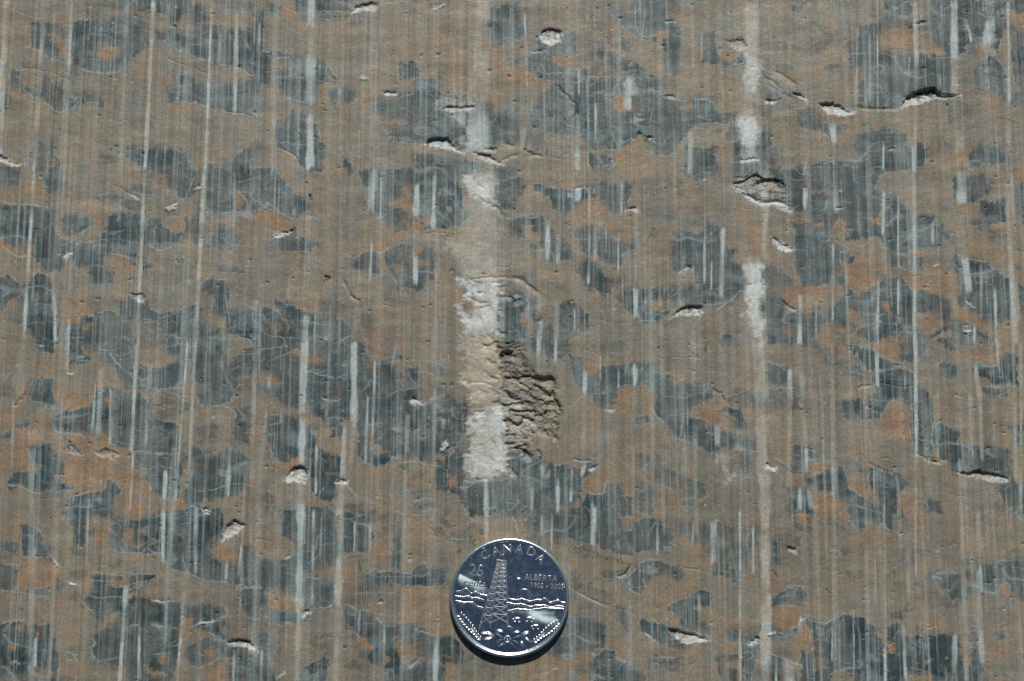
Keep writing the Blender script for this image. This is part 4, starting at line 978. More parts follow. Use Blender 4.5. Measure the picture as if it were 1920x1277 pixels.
# hairline cracks & veins:  k dark crack, v pale vein : width : strength
LINES = r"""
T 0 0 3.99
k:1:.7 170,505 290,520 400,545 480,580 540,600
k:1:.6 1250,430 1330,465 1440,500 1550,545
v:1.2:.8 0,45 60,60 200,120 330,150
v:1.4:.8 60,490 120,520 200,525
v:1.6:.8 600,510 650,540 750,550 860,545 960,560
v:1.4:.7 190,350 260,365 320,400 400,450 520,490
v:1.4:.6 150,640 200,700 370,790 430,850 520,830 640,780 760,770
v:1.2:.6 1200,300 1290,360 1440,420 1570,470 1780,500
v:1:.5 890,1100 960,1140 1000,1140
v:1.2:.8 1540,1200 1640,1240 1750,1190
v:1.2:.7 1150,1190 1180,1150 1200,1080
k:1:.6 1690,830 1780,845 1900,860
v:1.2:.8 1780,500 1840,545 1916,575
T 480 0 3.99
v:1.4:.9 130,440 180,425 280,430 330,470
v:1.2:.7 150,580 240,560 330,580 370,600
v:1.4:.9 180,710 280,745 380,775
v:1.2:.7 160,1060 330,1080 420,1100
k:1.2:.7 150,1095 220,1115 280,1160 320,1210
k:1.2:.6 260,870 300,930 300,980 330,1010
v:1.2:.8 380,90 560,85 720,95
v:1.2:.8 920,45 1050,15 1150,5
v:1.4:.8 860,850 910,880 960,970 1050,1010
v:1:.6 1070,800 1130,820 1170,840
v:1.4:.8 1570,0 1680,20 1830,5
v:1.2:.7 1350,660 1400,700 1470,710 1540,690 1600,720
v:1:.6 1640,740 1700,765
v:1:.6 1800,320 1850,290 1916,280
k:1:.5 980,610 990,570 1040,580 1040,600
v:1.2:.8 560,650 640,640
v:1:.5 1740,380 1640,400 1760,420
k:1:.5 1000,1050 1250,1075
T 960 0 3.99
v:1.2:.9 220,470 240,520 280,580 340,600
v:1:.5 500,575 640,575 760,590
v:1.2:.8 780,170 860,240 940,290 1050,310
v:1:.7 960,560 1010,580 1120,600
v:1.2:.8 1140,740 1250,755 1380,755
v:1.2:.9 1370,870 1440,895 1500,905
v:1:.6 1500,320 1560,320 1600,310 1660,350
v:1.2:.8 830,1120 900,1060 960,1030 1060,1030
v:1:.6 130,830 180,760
v:1.4:.8 1750,410 1830,460 1880,510
v:1:.7 580,1250 700,1250 760,1220 780,1190
v:1:.5 920,750 1000,800 1060,840
v:1:.6 740,980 780,1060 820,1120
k:1.3:.9 330,635 400,690 430,740 490,790 490,860
k:1.3:.9 355,850 400,900 430,940
v:1.2:.7 1640,850 1740,890
v:1:.6 1080,1170 1160,1180 1220,1150
T 1440 0 3.99
v:1.2:.8 880,70 930,110 1090,150
v:1.2:.6 1230,430 1330,430 1480,440
v:1:.5 1100,980 1240,985
v:1.4:.7 410,1230 480,1200 600,1215 700,1210
k:1.1:.5 650,790 850,805 970,805
v:1.2:.7 1090,1260 1130,1240 1180,1260
v:1:.5 640,400 700,410
T 0 320 3.99
v:1.6:.9 0,240 120,255 240,265 340,270 380,290
v:1.6:1 0,560 60,600 120,650 240,650
v:1:.6 440,350 540,325 640,350
v:1:.8 580,490 640,450 690,410
v:1.4:.7 620,550 760,515 880,515 1040,540
v:1.2:.8 830,630 960,645 1030,690
v:1.2:.9 1090,560 1180,595 1240,590 1380,520
v:1:.7 1150,400 1240,440
v:1.4:.9 1480,900 1510,830 1560,805 1700,820
v:1:.6 320,150 440,160
v:1.4:.7 990,160 1080,190 1160,180
v:1.2:.8 1050,750 1120,735
v:1.3:.7 1000,1140 1110,1145 1180,1120
v:1.2:.7 1180,1120 1300,1080 1400,1010
v:1.2:.7 1640,765 1800,775
v:1.2:.8 1830,715 1916,715
v:1.4:.8 780,860 850,830 850,800
v:1.2:.8 720,185 850,170 900,190
v:1.1:.7 830,910 950,940
v:1.2:.7 1640,1130 1690,1180
k:1:.7 1700,1200 1840,1250 1916,1277
k:1.2:.6 370,1070 440,1110
v:1:.6 0,1195 60,1210 200,1250
v:1.2:.6 1380,320 1450,340 1500,360
v:1.2:.7 1560,325 1780,310 1860,320
k:1:.6 840,100 960,150 1060,220
T 480 320 3.99
v:1.2:.9 0,225 100,250 180,320 280,370
v:1:.5 810,270 880,320 960,390 1060,430
v:1.4:.8 1260,440 1400,435 1500,430 1600,350 1690,320
v:1.2:.8 200,605 300,610 400,610
v:1.4:.8 1700,350 1760,420 1880,460
k:1.2:.5 1260,470 1340,460 1500,480
v:1.3:.7 690,700 780,620 860,590
v:1.2:.5 1120,830 1250,820
k:1.4:.9 705,920 740,960 780,975
k:1:.8 850,1220 860,1260
k:1:.8 820,990 870,970
v:1:.7 290,1120 350,1140 440,1150 580,1160
v:1.2:.7 0,1000 90,1010 190,1060
v:1:.5 1480,1010 1530,1060
T 960 320 3.99
v:1.2:.7 270,130 400,130 460,140
v:1.5:.9 460,135 560,110 640,85
v:1:.5 600,370 680,360 760,340
v:1:.6 460,430 560,405 640,395
v:1.2:.7 330,695 400,680 450,690
v:1.3:.8 1160,1000 1200,940 1260,880
v:1.2:.7 870,880 920,910
v:1.8:.6 660,1040 700,1100 690,1170
v:1.4:.7 740,1160 820,1160 910,1145
v:1.8:1 1530,1050 1640,970 1720,890
v:1.4:.7 940,1110 1000,1130 1070,1130 1200,1090
v:1.4:.7 1420,1020 1540,1000 1640,970
v:1.3:.8 1350,730 1300,740 1250,765
v:1:.8 1400,570 1440,500
v:1.5:.7 1020,1140 1100,1060 1170,1040
k:1:.7 450,1260 500,1150
v:1:.6 570,870 680,920 720,940
v:1.5:.7 1670,150 1660,300
T 1440 320 3.99
v:1.2:.6 200,0 260,40 340,30
v:1.3:.7 940,30 1000,10 1050,10
v:1.4:.8 1500,400 1560,415 1630,400
k:1:.6 1630,403 1790,380
v:1.2:.8 1080,500 1150,490
v:1.4:.8 1390,600 1450,650 1640,685
v:1.2:.7 1640,690 1720,760 1860,810
v:1.2:.8 930,1210 1090,1215 1150,1205
v:1:.6 640,240 560,235
v:1:.6 660,100 800,105
v:1:.6 960,290 1060,290
v:1.2:.6 870,780 980,795
v:1.2:.7 960,720 1090,760
v:1:.6 880,470 930,470
v:1.2:.7 820,575 880,575
v:1.1:.6 440,1050 300,1060
T 0 640 3.99
v:2:1 820,90 860,150 900,200 1000,280
v:1.3:.9 1060,365 1180,360 1290,350 1370,360
k:1:.6 1120,470 1250,510 1370,545
v:1.2:.6 1370,545 1480,550
v:1.8:.9 1590,490 1700,485 1750,530 1760,590 1740,650
v:1.7:.9 400,670 480,690 600,700 640,730
v:1.3:.8 120,625 160,610 230,605
v:1.3:.8 20,690 60,675
v:1.4:.9 270,790 330,770 380,760
v:1.6:.9 50,1080 160,1090 240,1130 310,1140
v:1.3:.8 400,1025 430,1015 500,1010
v:1.3:.8 410,1130 530,1110
v:1.8:1 530,1165 620,1140 700,1130 770,1110
v:1.3:.7 960,30 980,100 1010,130
v:1.2:.8 260,60 320,90 390,90
v:1.2:.8 520,165 600,150 700,140
v:1.2:.8 880,240 930,310 1000,350
v:1.3:.7 990,830 1090,820
v:1.3:.7 990,925 1100,960
v:1.5:.7 1360,1170 1420,1080 1440,1060
v:1.4:.8 1480,1110 1560,1120 1700,1080 1800,1060 1916,1100
v:1.3:.8 1380,1270 1430,1235 1500,1250
k:1.3:.8 540,1145 600,1130 640,1120
k:1:.6 1680,730 1740,770
v:1.5:.7 80,490 140,480
v:1.3:.7 640,700 740,750
v:1.3:.7 730,60 840,80 860,60
T 480 640 3.99
v:2:1 340,240 420,235 520,260 600,280 700,250
v:1.2:.7 0,580 60,575 150,550
v:1.2:.6 200,540 330,575
v:1.2:.7 600,710 660,710
v:1.3:.6 780,900 860,925 960,930 1010,890
v:1.2:.7 1000,150 1100,135
v:1.2:.7 1130,180 1180,210 1340,260
v:1.2:.6 1150,140 1300,150 1400,190
v:1.3:.7 1200,490 1320,450
v:1.7:.8 680,1080 760,1160
v:1.5:.7 760,1160 880,1210 960,1230
v:1.5:.9 470,1160 510,1090
v:1.5:.9 1380,850 1480,790 1560,780
v:1.8:.8 1550,1040 1560,1180
k:1.2:.7 680,940 720,1000
k:1:.6 110,930 160,960
v:1.7:.9 1570,1100 1640,1050 1720,1035
v:1.4:.7 1060,910 1200,900 1280,930 1400,940
v:1.3:.7 1440,100 1440,200
T 960 640 3.99
v:1.4:.7 390,580 440,510 520,410
v:1.6:.8 1040,470 1060,550 1140,620
v:1.6:.8 1150,650 1130,740
v:1.3:.7 1120,270 1200,290 1240,300 1280,285
v:1.3:.6 780,350 860,330 960,320
v:1.4:.8 1700,815 1840,825
v:1:.6 1570,830 1640,1080
v:1.4:.7 1700,970 1800,1040 1916,1090
v:1.3:.6 410,1135 560,1140 620,1150 690,1130
v:1.8:.8 680,1200 690,1060 720,1050
v:1.4:.7 740,1090 800,1200 810,1277
v:1.3:.7 780,1160 880,1150
v:1.3:.8 310,920 330,970
k:1:.7 1460,330 1560,400 1620,460
k:1:.5 1050,125 1200,120 1400,120
k:1.6:.7 1480,0 1440,60 1450,110
v:1.5:.8 1080,1060 1200,1110
k:1:.5 190,810 220,850 260,880
v:1.4:.8 580,960 650,930
v:1.2:.7 1720,220 1780,270
v:1.3:.6 1330,560 1480,600 1700,700
k:1:.6 450,880 520,890
v:1.2:.6 1180,720 1340,760 1450,860
T 1440 640 3.99
v:1.5:.8 0,150 80,190 170,240
v:1.4:.9 560,180 610,185 650,200
v:1.2:.7 600,25 740,30 850,110 1000,180 1110,250
v:1.3:.7 620,260 690,300
v:1.2:.7 920,445 1000,450 1040,490
v:1.5:.9 260,780 330,800 420,850
v:1.3:.7 600,1100 780,1210
v:1.4:.7 280,1030 390,970
v:1.6:.7 0,860 60,880 150,920
v:1.8:.6 330,200 310,390
k:1:.7 840,880 880,870 930,890
k:1.3:.6 740,900 840,950
k:1:.6 830,310 960,335 1100,340
v:1.3:.7 880,740 960,690
v:1.3:.7 1640,1080 1700,1160
v:1.2:.7 1600,190 1700,190
v:1.2:.6 1700,330 1780,340 1860,330
v:1.3:.6 610,595 780,595
v:1.2:.6 1250,770 1400,775 1500,780
T 0 957 3.99
v:1.6:.8 0,605 120,605 220,630 340,650
v:1.3:.8 20,400 150,415
v:1.4:.8 0,855 100,825 200,825
v:1.3:.7 160,350 370,350
v:2:.8 360,320 420,380 450,430
v:1.3:.8 700,455 760,475 940,495
v:1.3:.8 600,515 800,535 860,515
v:1.4:.8 860,580 960,560 1180,510
v:1.3:.7 820,300 960,320 1200,330
v:1.8:.9 1100,290 1150,320 1220,325
v:1.3:.7 1200,400 1340,460 1440,490 1560,540 1680,525
v:1.3:.7 970,490 1050,475 1160,480
v:2:.8 600,680 650,730 700,750
v:1.4:.8 660,640 740,655 1080,650
v:1.4:.9 930,890 990,860 1050,860
v:1.5:.8 1500,1170 1600,1140 1660,1090
v:1.4:.7 1550,910 1690,990
v:1.3:.7 960,70 1060,70 1140,60 1240,20
v:1.5:.9 960,260 1010,285 1080,250
v:1.5:.7 800,130 900,200 960,280
v:1.3:.7 1240,690 1360,680 1400,640
v:1.8:.8 1200,1210 1260,1240
v:1.3:.7 720,1135 900,1100
v:1.3:.7 460,45 540,30
v:1.3:.7 640,680 600,560
v:1.6:.7 1720,30 1800,50
v:1.3:.7 1300,70 1400,30
v:1.3:.6 1130,1080 1300,1060
T 480 957 3.99
v:1.4:.9 820,480 880,450 1020,455 1130,475 1180,470
v:1.3:.8 1180,560 1260,575 1320,570 1440,560
v:1.4:.7 720,630 830,615 960,625 1100,600
v:1.5:.9 640,690 760,740 860,755
v:1.4:.6 1050,835 1150,840 1260,810
v:1.6:.9 1190,880 1200,905 1280,920 1340,935
v:1.4:.8 360,495 440,505 500,530
v:1.6:.9 390,745 500,730 570,710
v:1.4:.8 160,840 300,850 380,835 430,790
v:1.5:.8 1010,970 1060,950
v:1.6:.9 1130,1165 1180,1150 1225,1105
v:1.4:.8 0,1040 100,1090 130,1160
v:1.3:.7 320,1200 480,1100
v:1.8:.7 1030,0 1150,40 1280,35
v:2:.7 1600,50 1680,110 1760,170
k:1.3:.8 1250,95 1330,150 1350,200
k:2.5:.4 740,340 780,420 780,490
k:1:.8 0,205 50,210 120,240
v:1.5:.7 860,440 890,455
v:1.3:.6 900,770 1060,800
v:1.3:.7 650,350 740,320 860,320
v:1.4:.7 960,870 1060,870
v:2:.7 1450,215 1600,215
T 960 957 3.99
k:1:.5 580,650 740,720 960,775
v:1.5:.7 430,565 500,620 600,660 700,710
v:1.6:.9 10,40 30,100 50,190
v:1.4:.8 820,520 900,470 1010,360 1100,380
k:1.3:.7 790,495 860,450 880,400
v:1.8:.7 870,590 970,640
v:1.6:.8 980,740 1040,770
v:1.5:.7 1040,1110 1120,1100 1240,1100
v:1.5:.8 1500,1080 1530,1060
v:1.5:.7 1730,495 1800,460
v:1.8:.9 1790,1277 1810,1180 1850,1110
v:1.5:.7 1580,1277 1590,1160
k:1:.6 1340,1160 1380,1125
k:1.3:.8 1300,430 1390,440
v:1.5:.6 1160,240 1240,270
v:1.4:.6 440,800 560,790 660,820
v:1.4:.7 740,1070 800,1130 900,1140
v:1.3:.7 160,1250 240,1220 320,1190
T 1440 957 3.99
v:1.6:.8 630,110 680,135 730,140
v:1.5:.9 870,130 960,175 1020,185
v:1.4:.8 1040,130 1140,135 1190,110
v:1.6:.8 290,815 420,850 480,810 560,785
v:1.5:.7 220,120 320,150
v:1.5:.7 1490,560 1530,570 1560,560
v:1.6:.8 1560,600 1600,600 1700,620
v:1.6:.9 1720,385 1820,370 1916,380
v:1.5:.8 120,570 200,560 280,580
v:1.5:.8 30,730 100,715 230,720
v:1.8:.9 0,1065 100,1110 250,1170
k:1.4:.9 25,450 60,470 65,500
k:1.8:.8 130,265 170,280 210,285
v:1.4:.7 440,1260 480,1210 560,1195 620,1230
v:1.5:.7 1060,1180 1220,1215
k:1:.7 1080,750 1110,740
k:1:.7 1750,880 1810,850
v:1.5:.7 310,980 320,890
k:1.2:.7 425,595 460,610 470,625
"""
K = np.zeros(U.shape, np.float32)
for k, a, p in parse(LINES):
    wd, s = a
    w = win(p, 8)
    if K[w].size == 0: continue
    d, t, _ = ldist(chaikin(p, 1, False), U[w]+WU2[w]*.7, V[w]+WV2[w]*.7)
    g = np.exp(-(d/(wd*.72))**2)*s*sstep(-.02, .1, t)*sstep(-.02, .1, 1-t)
    g = g*(.35+.65*sstep(.30, .5, vn(U[w]/9, V[w]/9, 61)))
    if k == 'k': K[w] = np.maximum(K[w], g); H[w] -= g*1.5
    else: E[w] = np.maximum(E[w], g); H[w] += g*.25
# little pits and crumbs scattered everywhere, tiny peck marks
rng = random.Random(4)
SPK = np.zeros(U.shape, np.float32)
for i in range(900):
    u0 = rng.uniform(-10, 1930); v0 = rng.uniform(-10, 1287); r = rng.choice([.9, 1.1, 1.4, 2.0]); dk = rng.random() < .55
    w = win([(u0, v0)], r*3+2)
    el = rng.uniform(.5, 1.3)
    d = np.hypot((U[w]-u0)*el, V[w]-v0)/r
    g = np.exp(-d**2)
    if dk: H[w] -= g*2.2; K[w] = np.maximum(K[w], g*.45)
    else: SPK[w] = np.maximum(SPK[w], g*rng.uniform(.3, .9))
# short hair cracks in flat tan areas
for i in range(260):
    u0 = rng.uniform(0, 1920); v0 = rng.uniform(0, 1277); a = rng.gauss(.25, .35); L = rng.uniform(5, 26)
    p = [(u0, v0), (u0+L*.5*math.cos(a), v0+L*.5*math.sin(a)+rng.uniform(-2, 2)), (u0+L*math.cos(a), v0+L*math.sin(a))]
    w = win(p, 5); d, t, _ = ldist(p, U[w]+WU2[w], V[w]+WV2[w]); g = np.exp(-(d/.7)**2)
    if rng.random() < .5: K[w] = np.maximum(K[w], g*.35); H[w] -= g*.6
    else: E[w] = np.maximum(E[w], g*.45)

# ------------------------------------------------------------------ albedo
def col(*c): return np.array(c, np.float32)
def mix(a, b, m): return a+(b-a)*m[..., None]
n_lo = fbm(GX/170, GY/120, 81, 4); n_mid = fbm(GX/26, GY/17, 83, 4); n_hi = fbm(GX/5, GY/3.4, 85, 3); n_m2 = fbm(GX/45, GY/60, 87, 4)
gr = hsh((GX*7).astype(np.int64)+50000, (GY*7).astype(np.int64)+50000, 3)
stri = (.34*vn(GX/2.3, GY/170, 101)+.30*vn(GX/5.2, GY/260, 102)+.2*vn(GX/12, GY/340, 103)+.16*vn(GX/1.3, GY/60, 104))
stri = np.clip((stri-.5)*1.9+.5, 0, 1)
tan = np.empty(U.shape+(3,), np.float32); tan[:] = col(.222, .182, .128)
tan = mix(tan, col(.275, .180, .112), sstep(.48, .66, n_mid*.6+n_lo*.4)*.8)
tan = mix(tan, col(.188, .166, .138), sstep(.50, .70, n_m2)*.7)
tan = mix(tan, col(.17, .17, .16), sstep(.55, .75, fbm(GX/14, GY/40, 107, 3))*.35)
tan = mix(tan, col(.150, .172, .160), sstep(.47, .66, fbm(GX/52+7, GY/34, 131, 5))*.24)
tan *= (1+.30*(fbm(GX/260, GY/180, 171, 3)-.5))[..., None]
tan *= (.86+.28*stri+.30*(n_hi-.5))[..., None]
och = np.empty_like(tan); och[:] = col(.300, .180, .095)
och = mix(och, col(.235, .135, .070), sstep(.52, .70, fbm(GX/15, GY/11, 185, 4))*.5)
och = mix(och, col(.31, .235, .15), sstep(.5, .7, fbm(GX/40, GY/30, 186, 3))*.5)
och *= (.85+.2*stri+.5*(n_hi-.5)+.3*(n_mid-.5))[..., None]
drk = np.empty_like(tan); drk[:] = col(.019, .044, .051)
drk = mix(drk, col(.100, .108, .104), sstep(.47, .70, n_m2)*.5)
drk = mix(drk, col(.105, .150, .158), sstep(.52, .72, n_lo*.5+n_mid*.5)*.6)
drk = mix(drk, col(.20, .25, .26), sstep(.60, .98, stri)*.60)
drk = mix(drk, col(.19, .235, .235), sstep(.56, .72, fbm(GX/34, GY/30, 133, 5))*.55)
drk = mix(drk, col(.15, .115, .095), sstep(.60, .75, fbm(GX/7, GY/34, 109, 3))*.6)
hz = sstep(.42, .62, fbm(GX/95+4, GY/75, 181, 4))
drk = mix(drk, col(.125, .148, .145), hz*.30)
drk = mix(drk, col(.150, .142, .128), sstep(.48, .66, fbm(GX/30, GY/46, 183, 4))*.45)
drk *= (.66+.5*stri+.55*(n_hi-.5))[..., None]
Dm = np.clip(D*(1+.25*(n_mid-.5)) - .35*sstep(.56, .78, fbm(GX/19, GY/15, 111, 4))*sstep(.05, .9, 1.15-D), 0, 1)
# the half-mixed areas break up into flecks instead of fading evenly
fl = fbm(GX/8, GY/26, 113, 4)
half = np.clip(4*D*(1-D), 0, 1)
Dm = np.clip(Dm*1.22 + half*(fl-.40)*.85, 0, 1)
# small indistinct grey mottles inside the tan
g_a = sstep(.535, .60, fbm(GX/33+5, GY/21, 115, 5)); g_b = sstep(.50, .62, fbm(GX/150, GY/110, 116, 3))
Dm = np.maximum(Dm, g_a*(.10+.40*g_b)*(1-np.clip(O*1.3, 0, 1)))
band = (.5*vn(GX/9, GY/500, 121)+.3*vn(GX/21, GY/700, 122)+.2*vn(GX/4, GY/300, 123))
cl = mix(tan, drk, Dm)
cl = mix(cl, och, np.clip(O*(.80+.7*(n_mid-.5)), 0, 1))
# scratches are pale on slate, sandy on tan
pal = mix(np.broadcast_to(col(.51, .455, .375), cl.shape), np.broadcast_to(col(.50, .56, .55), cl.shape), np.clip(Dm*1.2, 0, 1))
cl *= (.90+.30*np.clip((band-.5)*2+.4, 0, 1))[..., None]
cl = mix(cl, pal*np.float32(.62), sstep(.60, .80, band)*.30*(.4+.6*Dm))
cl = mix(cl, pal*(.9+.4*(n_hi-.5))[..., None], np.clip(ST*(.80+.12*Dm), 0, 1))
# calcite skin
Wm = np.clip(W*(1+1.1*(n_mid-.5)) - .42*sstep(.52, .70, fbm(GX/12, GY/16, 117, 4))*(1-.5*C) - .25*sstep(.5, .7, 1-stri)*(1-C)*(W < .7), 0, 1)
Wm = np.maximum(Wm, XW)
wc = mix(np.broadcast_to(col(.67, .69, .67), cl.shape), np.broadcast_to(col(.50, .425, .32), cl.shape), np.clip(C*1.1+.35*sstep(.52, .7, n_m2), 0, 1))
# smoky grey skin spreading out from the slate
sm = sstep(.44, .66, fbm(GX/48+1, GY/60, 151, 5))*sstep(.35, .65, vn(GX/19, GY/150, 152))
cl = mix(cl, np.broadcast_to(col(.185, .205, .20), cl.shape)*(.8+.4*stri)[..., None], sm*.16)
cl = mix(cl, wc*(.88+.4*(n_hi-.5)+.25*(n_mid-.5))[..., None], Wm*.93)
# broken rock in the hollow is ochre grey
rb = mix(np.broadcast_to(col(.265, .210, .140), cl.shape), np.broadcast_to(col(.160, .145, .118), cl.shape), sstep(.45, .62, n_mid))
rb = mix(rb, np.broadcast_to(col(.42, .40, .35), cl.shape), sstep(.60, .72, fbm(GX/15, GY/9, 161, 4))*.7)
cl = mix(cl, rb*(.9+.5*(n_hi-.5))[..., None], sstep(.45, .9, R)*.85*(1-.8*Dm*(R < .8)))
# thin curling veins of calcite, mostly in and around the slate
vA = fbm((GX+WU)/80+2, (GY+WV)/42, 141, 2); vB = fbm((GX+WU*2)/56+8, (GY+WV)/30, 143, 2)
cv = np.exp(-((vA-.5)/.0045)**2)*sstep(.45, .62, vn(GX/30, GY/22, 145))+np.exp(-((vB-.47)/.006)**2)*sstep(.50, .68, vn(GX/26, GY/20, 147))
E = np.maximum(E, np.clip(cv, 0, 1)*(.25+.45*sstep(.05, .5, Dm)))
# soft pale film beside those veins
cl = mix(cl, np.broadcast_to(col(.27, .30, .29), cl.shape), np.clip(np.exp(-((vA-.5)/.022)**2)*sstep(.45, .65, vn(GX/34, GY/24, 149))*.5, 0, 1)*(.3+.7*sstep(.1, .6, Dm)))
cl = mix(cl, np.broadcast_to(col(.42, .45, .44), cl.shape), np.clip(E*.66, 0, 1))
cl = mix(cl, np.broadcast_to(col(.62, .63, .61), cl.shape)*(.85+.5*(n_hi-.5))[..., None], np.clip(F*(.55+.8*n_mid), 0, 1)*.95)
cl = mix(cl, np.broadcast_to(col(.03, .027, .022), cl.shape), np.clip(K*.9, 0, 1))
cl = mix(cl, np.broadcast_to(col(.55, .55, .52), cl.shape), SPK*.75)
cl *= (.86+.28*gr)[..., None]
cl = np.clip(cl, .008, .9)

# ------------------------------------------------------------------ rock mesh
Z = H.astype(np.float64)*PX
# level seat for the coin
cx0, cy0 = p2g(955.0, 1125.5)
rr = np.hypot(X-cx0, Y-cy0); m = 1-sstep(.0112, .0150, rr)
base_z = float(np.mean(Z[rr < .011])); Z = Z*(1-m)+(base_z+ (Z-base_z)*.10)*m
nv = NX*NY
co = np.stack([X, Y, Z], -1).reshape(-1, 3).astype(np.float32)
idx = np.arange(nv, dtype=np.int32).reshape(NY, NX)
f = np.stack([idx[:-1, :-1], idx[:-1, 1:], idx[1:, 1:], idx[1:, :-1]], -1).reshape(-1)
me = bpy.data.meshes.new("ground"); nf = len(f)//4
me.vertices.add(nv); me.vertices.foreach_set("co", co.ravel())
me.loops.add(len(f)); me.loops.foreach_set("vertex_index", f)
me.polygons.add(nf); me.polygons.foreach_set("loop_start", np.arange(0, len(f), 4, dtype=np.int32))
me.polygons.foreach_set("use_smooth", np.ones(nf, bool))
me.update(calc_edges=True)
at = me.color_attributes.new("rock_colour", 'FLOAT_COLOR', 'POINT')
rgba = np.ones((nv, 4), np.float32); rgba[:, :3] = cl.reshape(-1, 3)
at.data.foreach_set("color", rgba.ravel())
rock = bpy.data.objects.new("ground", me); scene.collection.objects.link(rock); rock["kind"] = "structure"

def mat(name):
    m = bpy.data.materials.new(name); m.use_nodes = True; return m, m.node_tree.nodes, m.node_tree.links, m.node_tree.nodes["Principled BSDF"]
m_rock, n, l, b = mat("striated limestone")
a = n.new("ShaderNodeAttribute"); a.attribute_name = "rock_colour"
tc = n.new("ShaderNodeTexCoord")
g1 = n.new("ShaderNodeTexNoise"); g1.inputs["Scale"].default_value = 5200; g1.inputs["Detail"].default_value = 2.0
mp = n.new("ShaderNodeMapRange"); mp.inputs[1].default_value = .3; mp.inputs[2].default_value = .7; mp.inputs[3].default_value = .78; mp.inputs[4].default_value = 1.22
mul = n.new("ShaderNodeVectorMath"); mul.operation = 'MULTIPLY'
l.new(tc.outputs["Object"], g1.inputs["Vector"]); l.new(g1.outputs["Fac"], mp.inputs[0])
g2 = n.new("ShaderNodeTexNoise"); g2.inputs["Scale"].default_value = 3800; g2.inputs["Detail"].default_value = 1.0
l.new(tc.outputs["Object"], g2.inputs["Vector"])
hs = n.new("ShaderNodeMixRGB"); hs.blend_type = 'SOFT_LIGHT'; hs.inputs[0].default_value = .35
l.new(a.outputs["Color"], hs.inputs[1]); l.new(g2.outputs["Color"], hs.inputs[2])
l.new(hs.outputs[0], mul.inputs[0]); l.new(mp.outputs[0], mul.inputs[1]); l.new(mul.outputs[0], b.inputs["Base Color"])
b.inputs["Roughness"].default_value = .50; b.inputs["Specular IOR Level"].default_value = .42
bp = n.new("ShaderNodeBump"); bp.inputs["Strength"].default_value = .35; bp.inputs["Distance"].default_value = .00005
l.new(g1.outputs["Fac"], bp.inputs["Height"]); l.new(bp.outputs[0], b.inputs["Normal"])
me.materials.append(m_rock)

# ------------------------------------------------------------------ the coin
RC = 0.01194; TC = 0.00160; ZF = 0.00126     # radius, rim height, field height
coin = bpy.data.objects.new("coin", None); scene.collection.objects.link(coin)
coin.empty_display_size = .01
coin["label"] = "shiny silver coin with an oil derrick lying face up on the striped rock"; coin["category"] = "coin"
cz = float(np.max(Z[rr < .0118]))+.00002
tx, ty = p2g(955.5, 1120.0)
dep = DC+ty*st; k_ = TC/(DC*ct)              # slide back so that the raised face stands where it was traced
coin.location = (tx*(1-k_), ty - (ty+DC*st)*k_, cz); coin.rotation_euler = (0, 0, math.radians(-1.5))
m_met, n, l, b = mat("polished coin metal")
b.inputs["Metallic"].default_value = 1.0; b.inputs["Base Color"].default_value = (.64, .75, .79, 1)
tc = n.new("ShaderNodeTexCoord"); sc = n.new("ShaderNodeTexNoise"); sc.inputs["Scale"].default_value = 900; sc.inputs["Detail"].default_value = 5
l.new(tc.outputs["Object"], sc.inputs["Vector"])
bp = n.new("ShaderNodeBump"); bp.inputs["Strength"].default_value = .18; bp.inputs["Distance"].default_value = .00004
l.new(sc.outputs["Fac"], bp.inputs["Height"])
vo = n.new("ShaderNodeTexVoronoi"); vo.inputs["Scale"].default_value = 1900; l.new(tc.outputs["Object"], vo.inputs["Vector"])
vr = n.new("ShaderNodeMapRange"); vr.inputs[1].default_value = .05; vr.inputs[2].default_value = .22; vr.inputs[3].default_value = 1.0; vr.inputs[4].default_value = 0.0
l.new(vo.outputs["Distance"], vr.inputs[0])
b2p = n.new("ShaderNodeBump"); b2p.inputs["Strength"].default_value = .28; b2p.inputs["Distance"].default_value = .00005
l.new(vr.outputs[0], b2p.inputs["Height"]); l.new(bp.outputs[0], b2p.inputs["Normal"]); l.new(b2p.outputs[0], b.inputs["Normal"])
ro = n.new("ShaderNodeMapRange"); ro.inputs[1].default_value = .3; ro.inputs[2].default_value = .75; ro.inputs[3].default_value = .10; ro.inputs[4].default_value = .24
l.new(sc.outputs["Fac"], ro.inputs[0]); l.new(ro.outputs[0], b.inputs["Roughness"])
m_rim = m_met.copy(); m_rim.name = "worn coin rim"; q_ = m_rim.node_tree.nodes["Principled BSDF"].inputs["Roughness"]
m_rim.node_tree.links.remove(q_.links[0]); q_.default_value = .285
m_rel, n2, l2, b2 = mat("struck coin relief")
b2.inputs["Metallic"].default_value = 1.0; b2.inputs["Base Color"].default_value = (.90, .89, .88, 1); b2.inputs["Roughness"].default_value = .27
m_fld = m_met.copy(); m_fld.name = "coin field with frosted sheen"; nt = m_fld.node_tree
pb = nt.nodes["Principled BSDF"]; fat = nt.nodes.new("ShaderNodeAttribute"); fat.attribute_name = "frost"
src = pb.inputs["Roughness"].links[0].from_socket
mr = nt.nodes.new("ShaderNodeMath"); mr.operation = 'MULTIPLY_ADD'; mr.inputs[1].default_value = .40
nt.links.new(fat.outputs["Fac"], mr.inputs[0]); nt.links.new(src, mr.inputs[2]); nt.links.new(mr.outputs[0], pb.inputs["Roughness"])
def child(name, me_, mt, smooth=True, parent=coin):
    o = bpy.data.objects.new(name, me_); scene.collection.objects.link(o); o.parent = parent
    me_.materials.append(mt)
    if smooth:
        me_.polygons.foreach_set("use_smooth", np.ones(len(me_.polygons), bool))
    return o
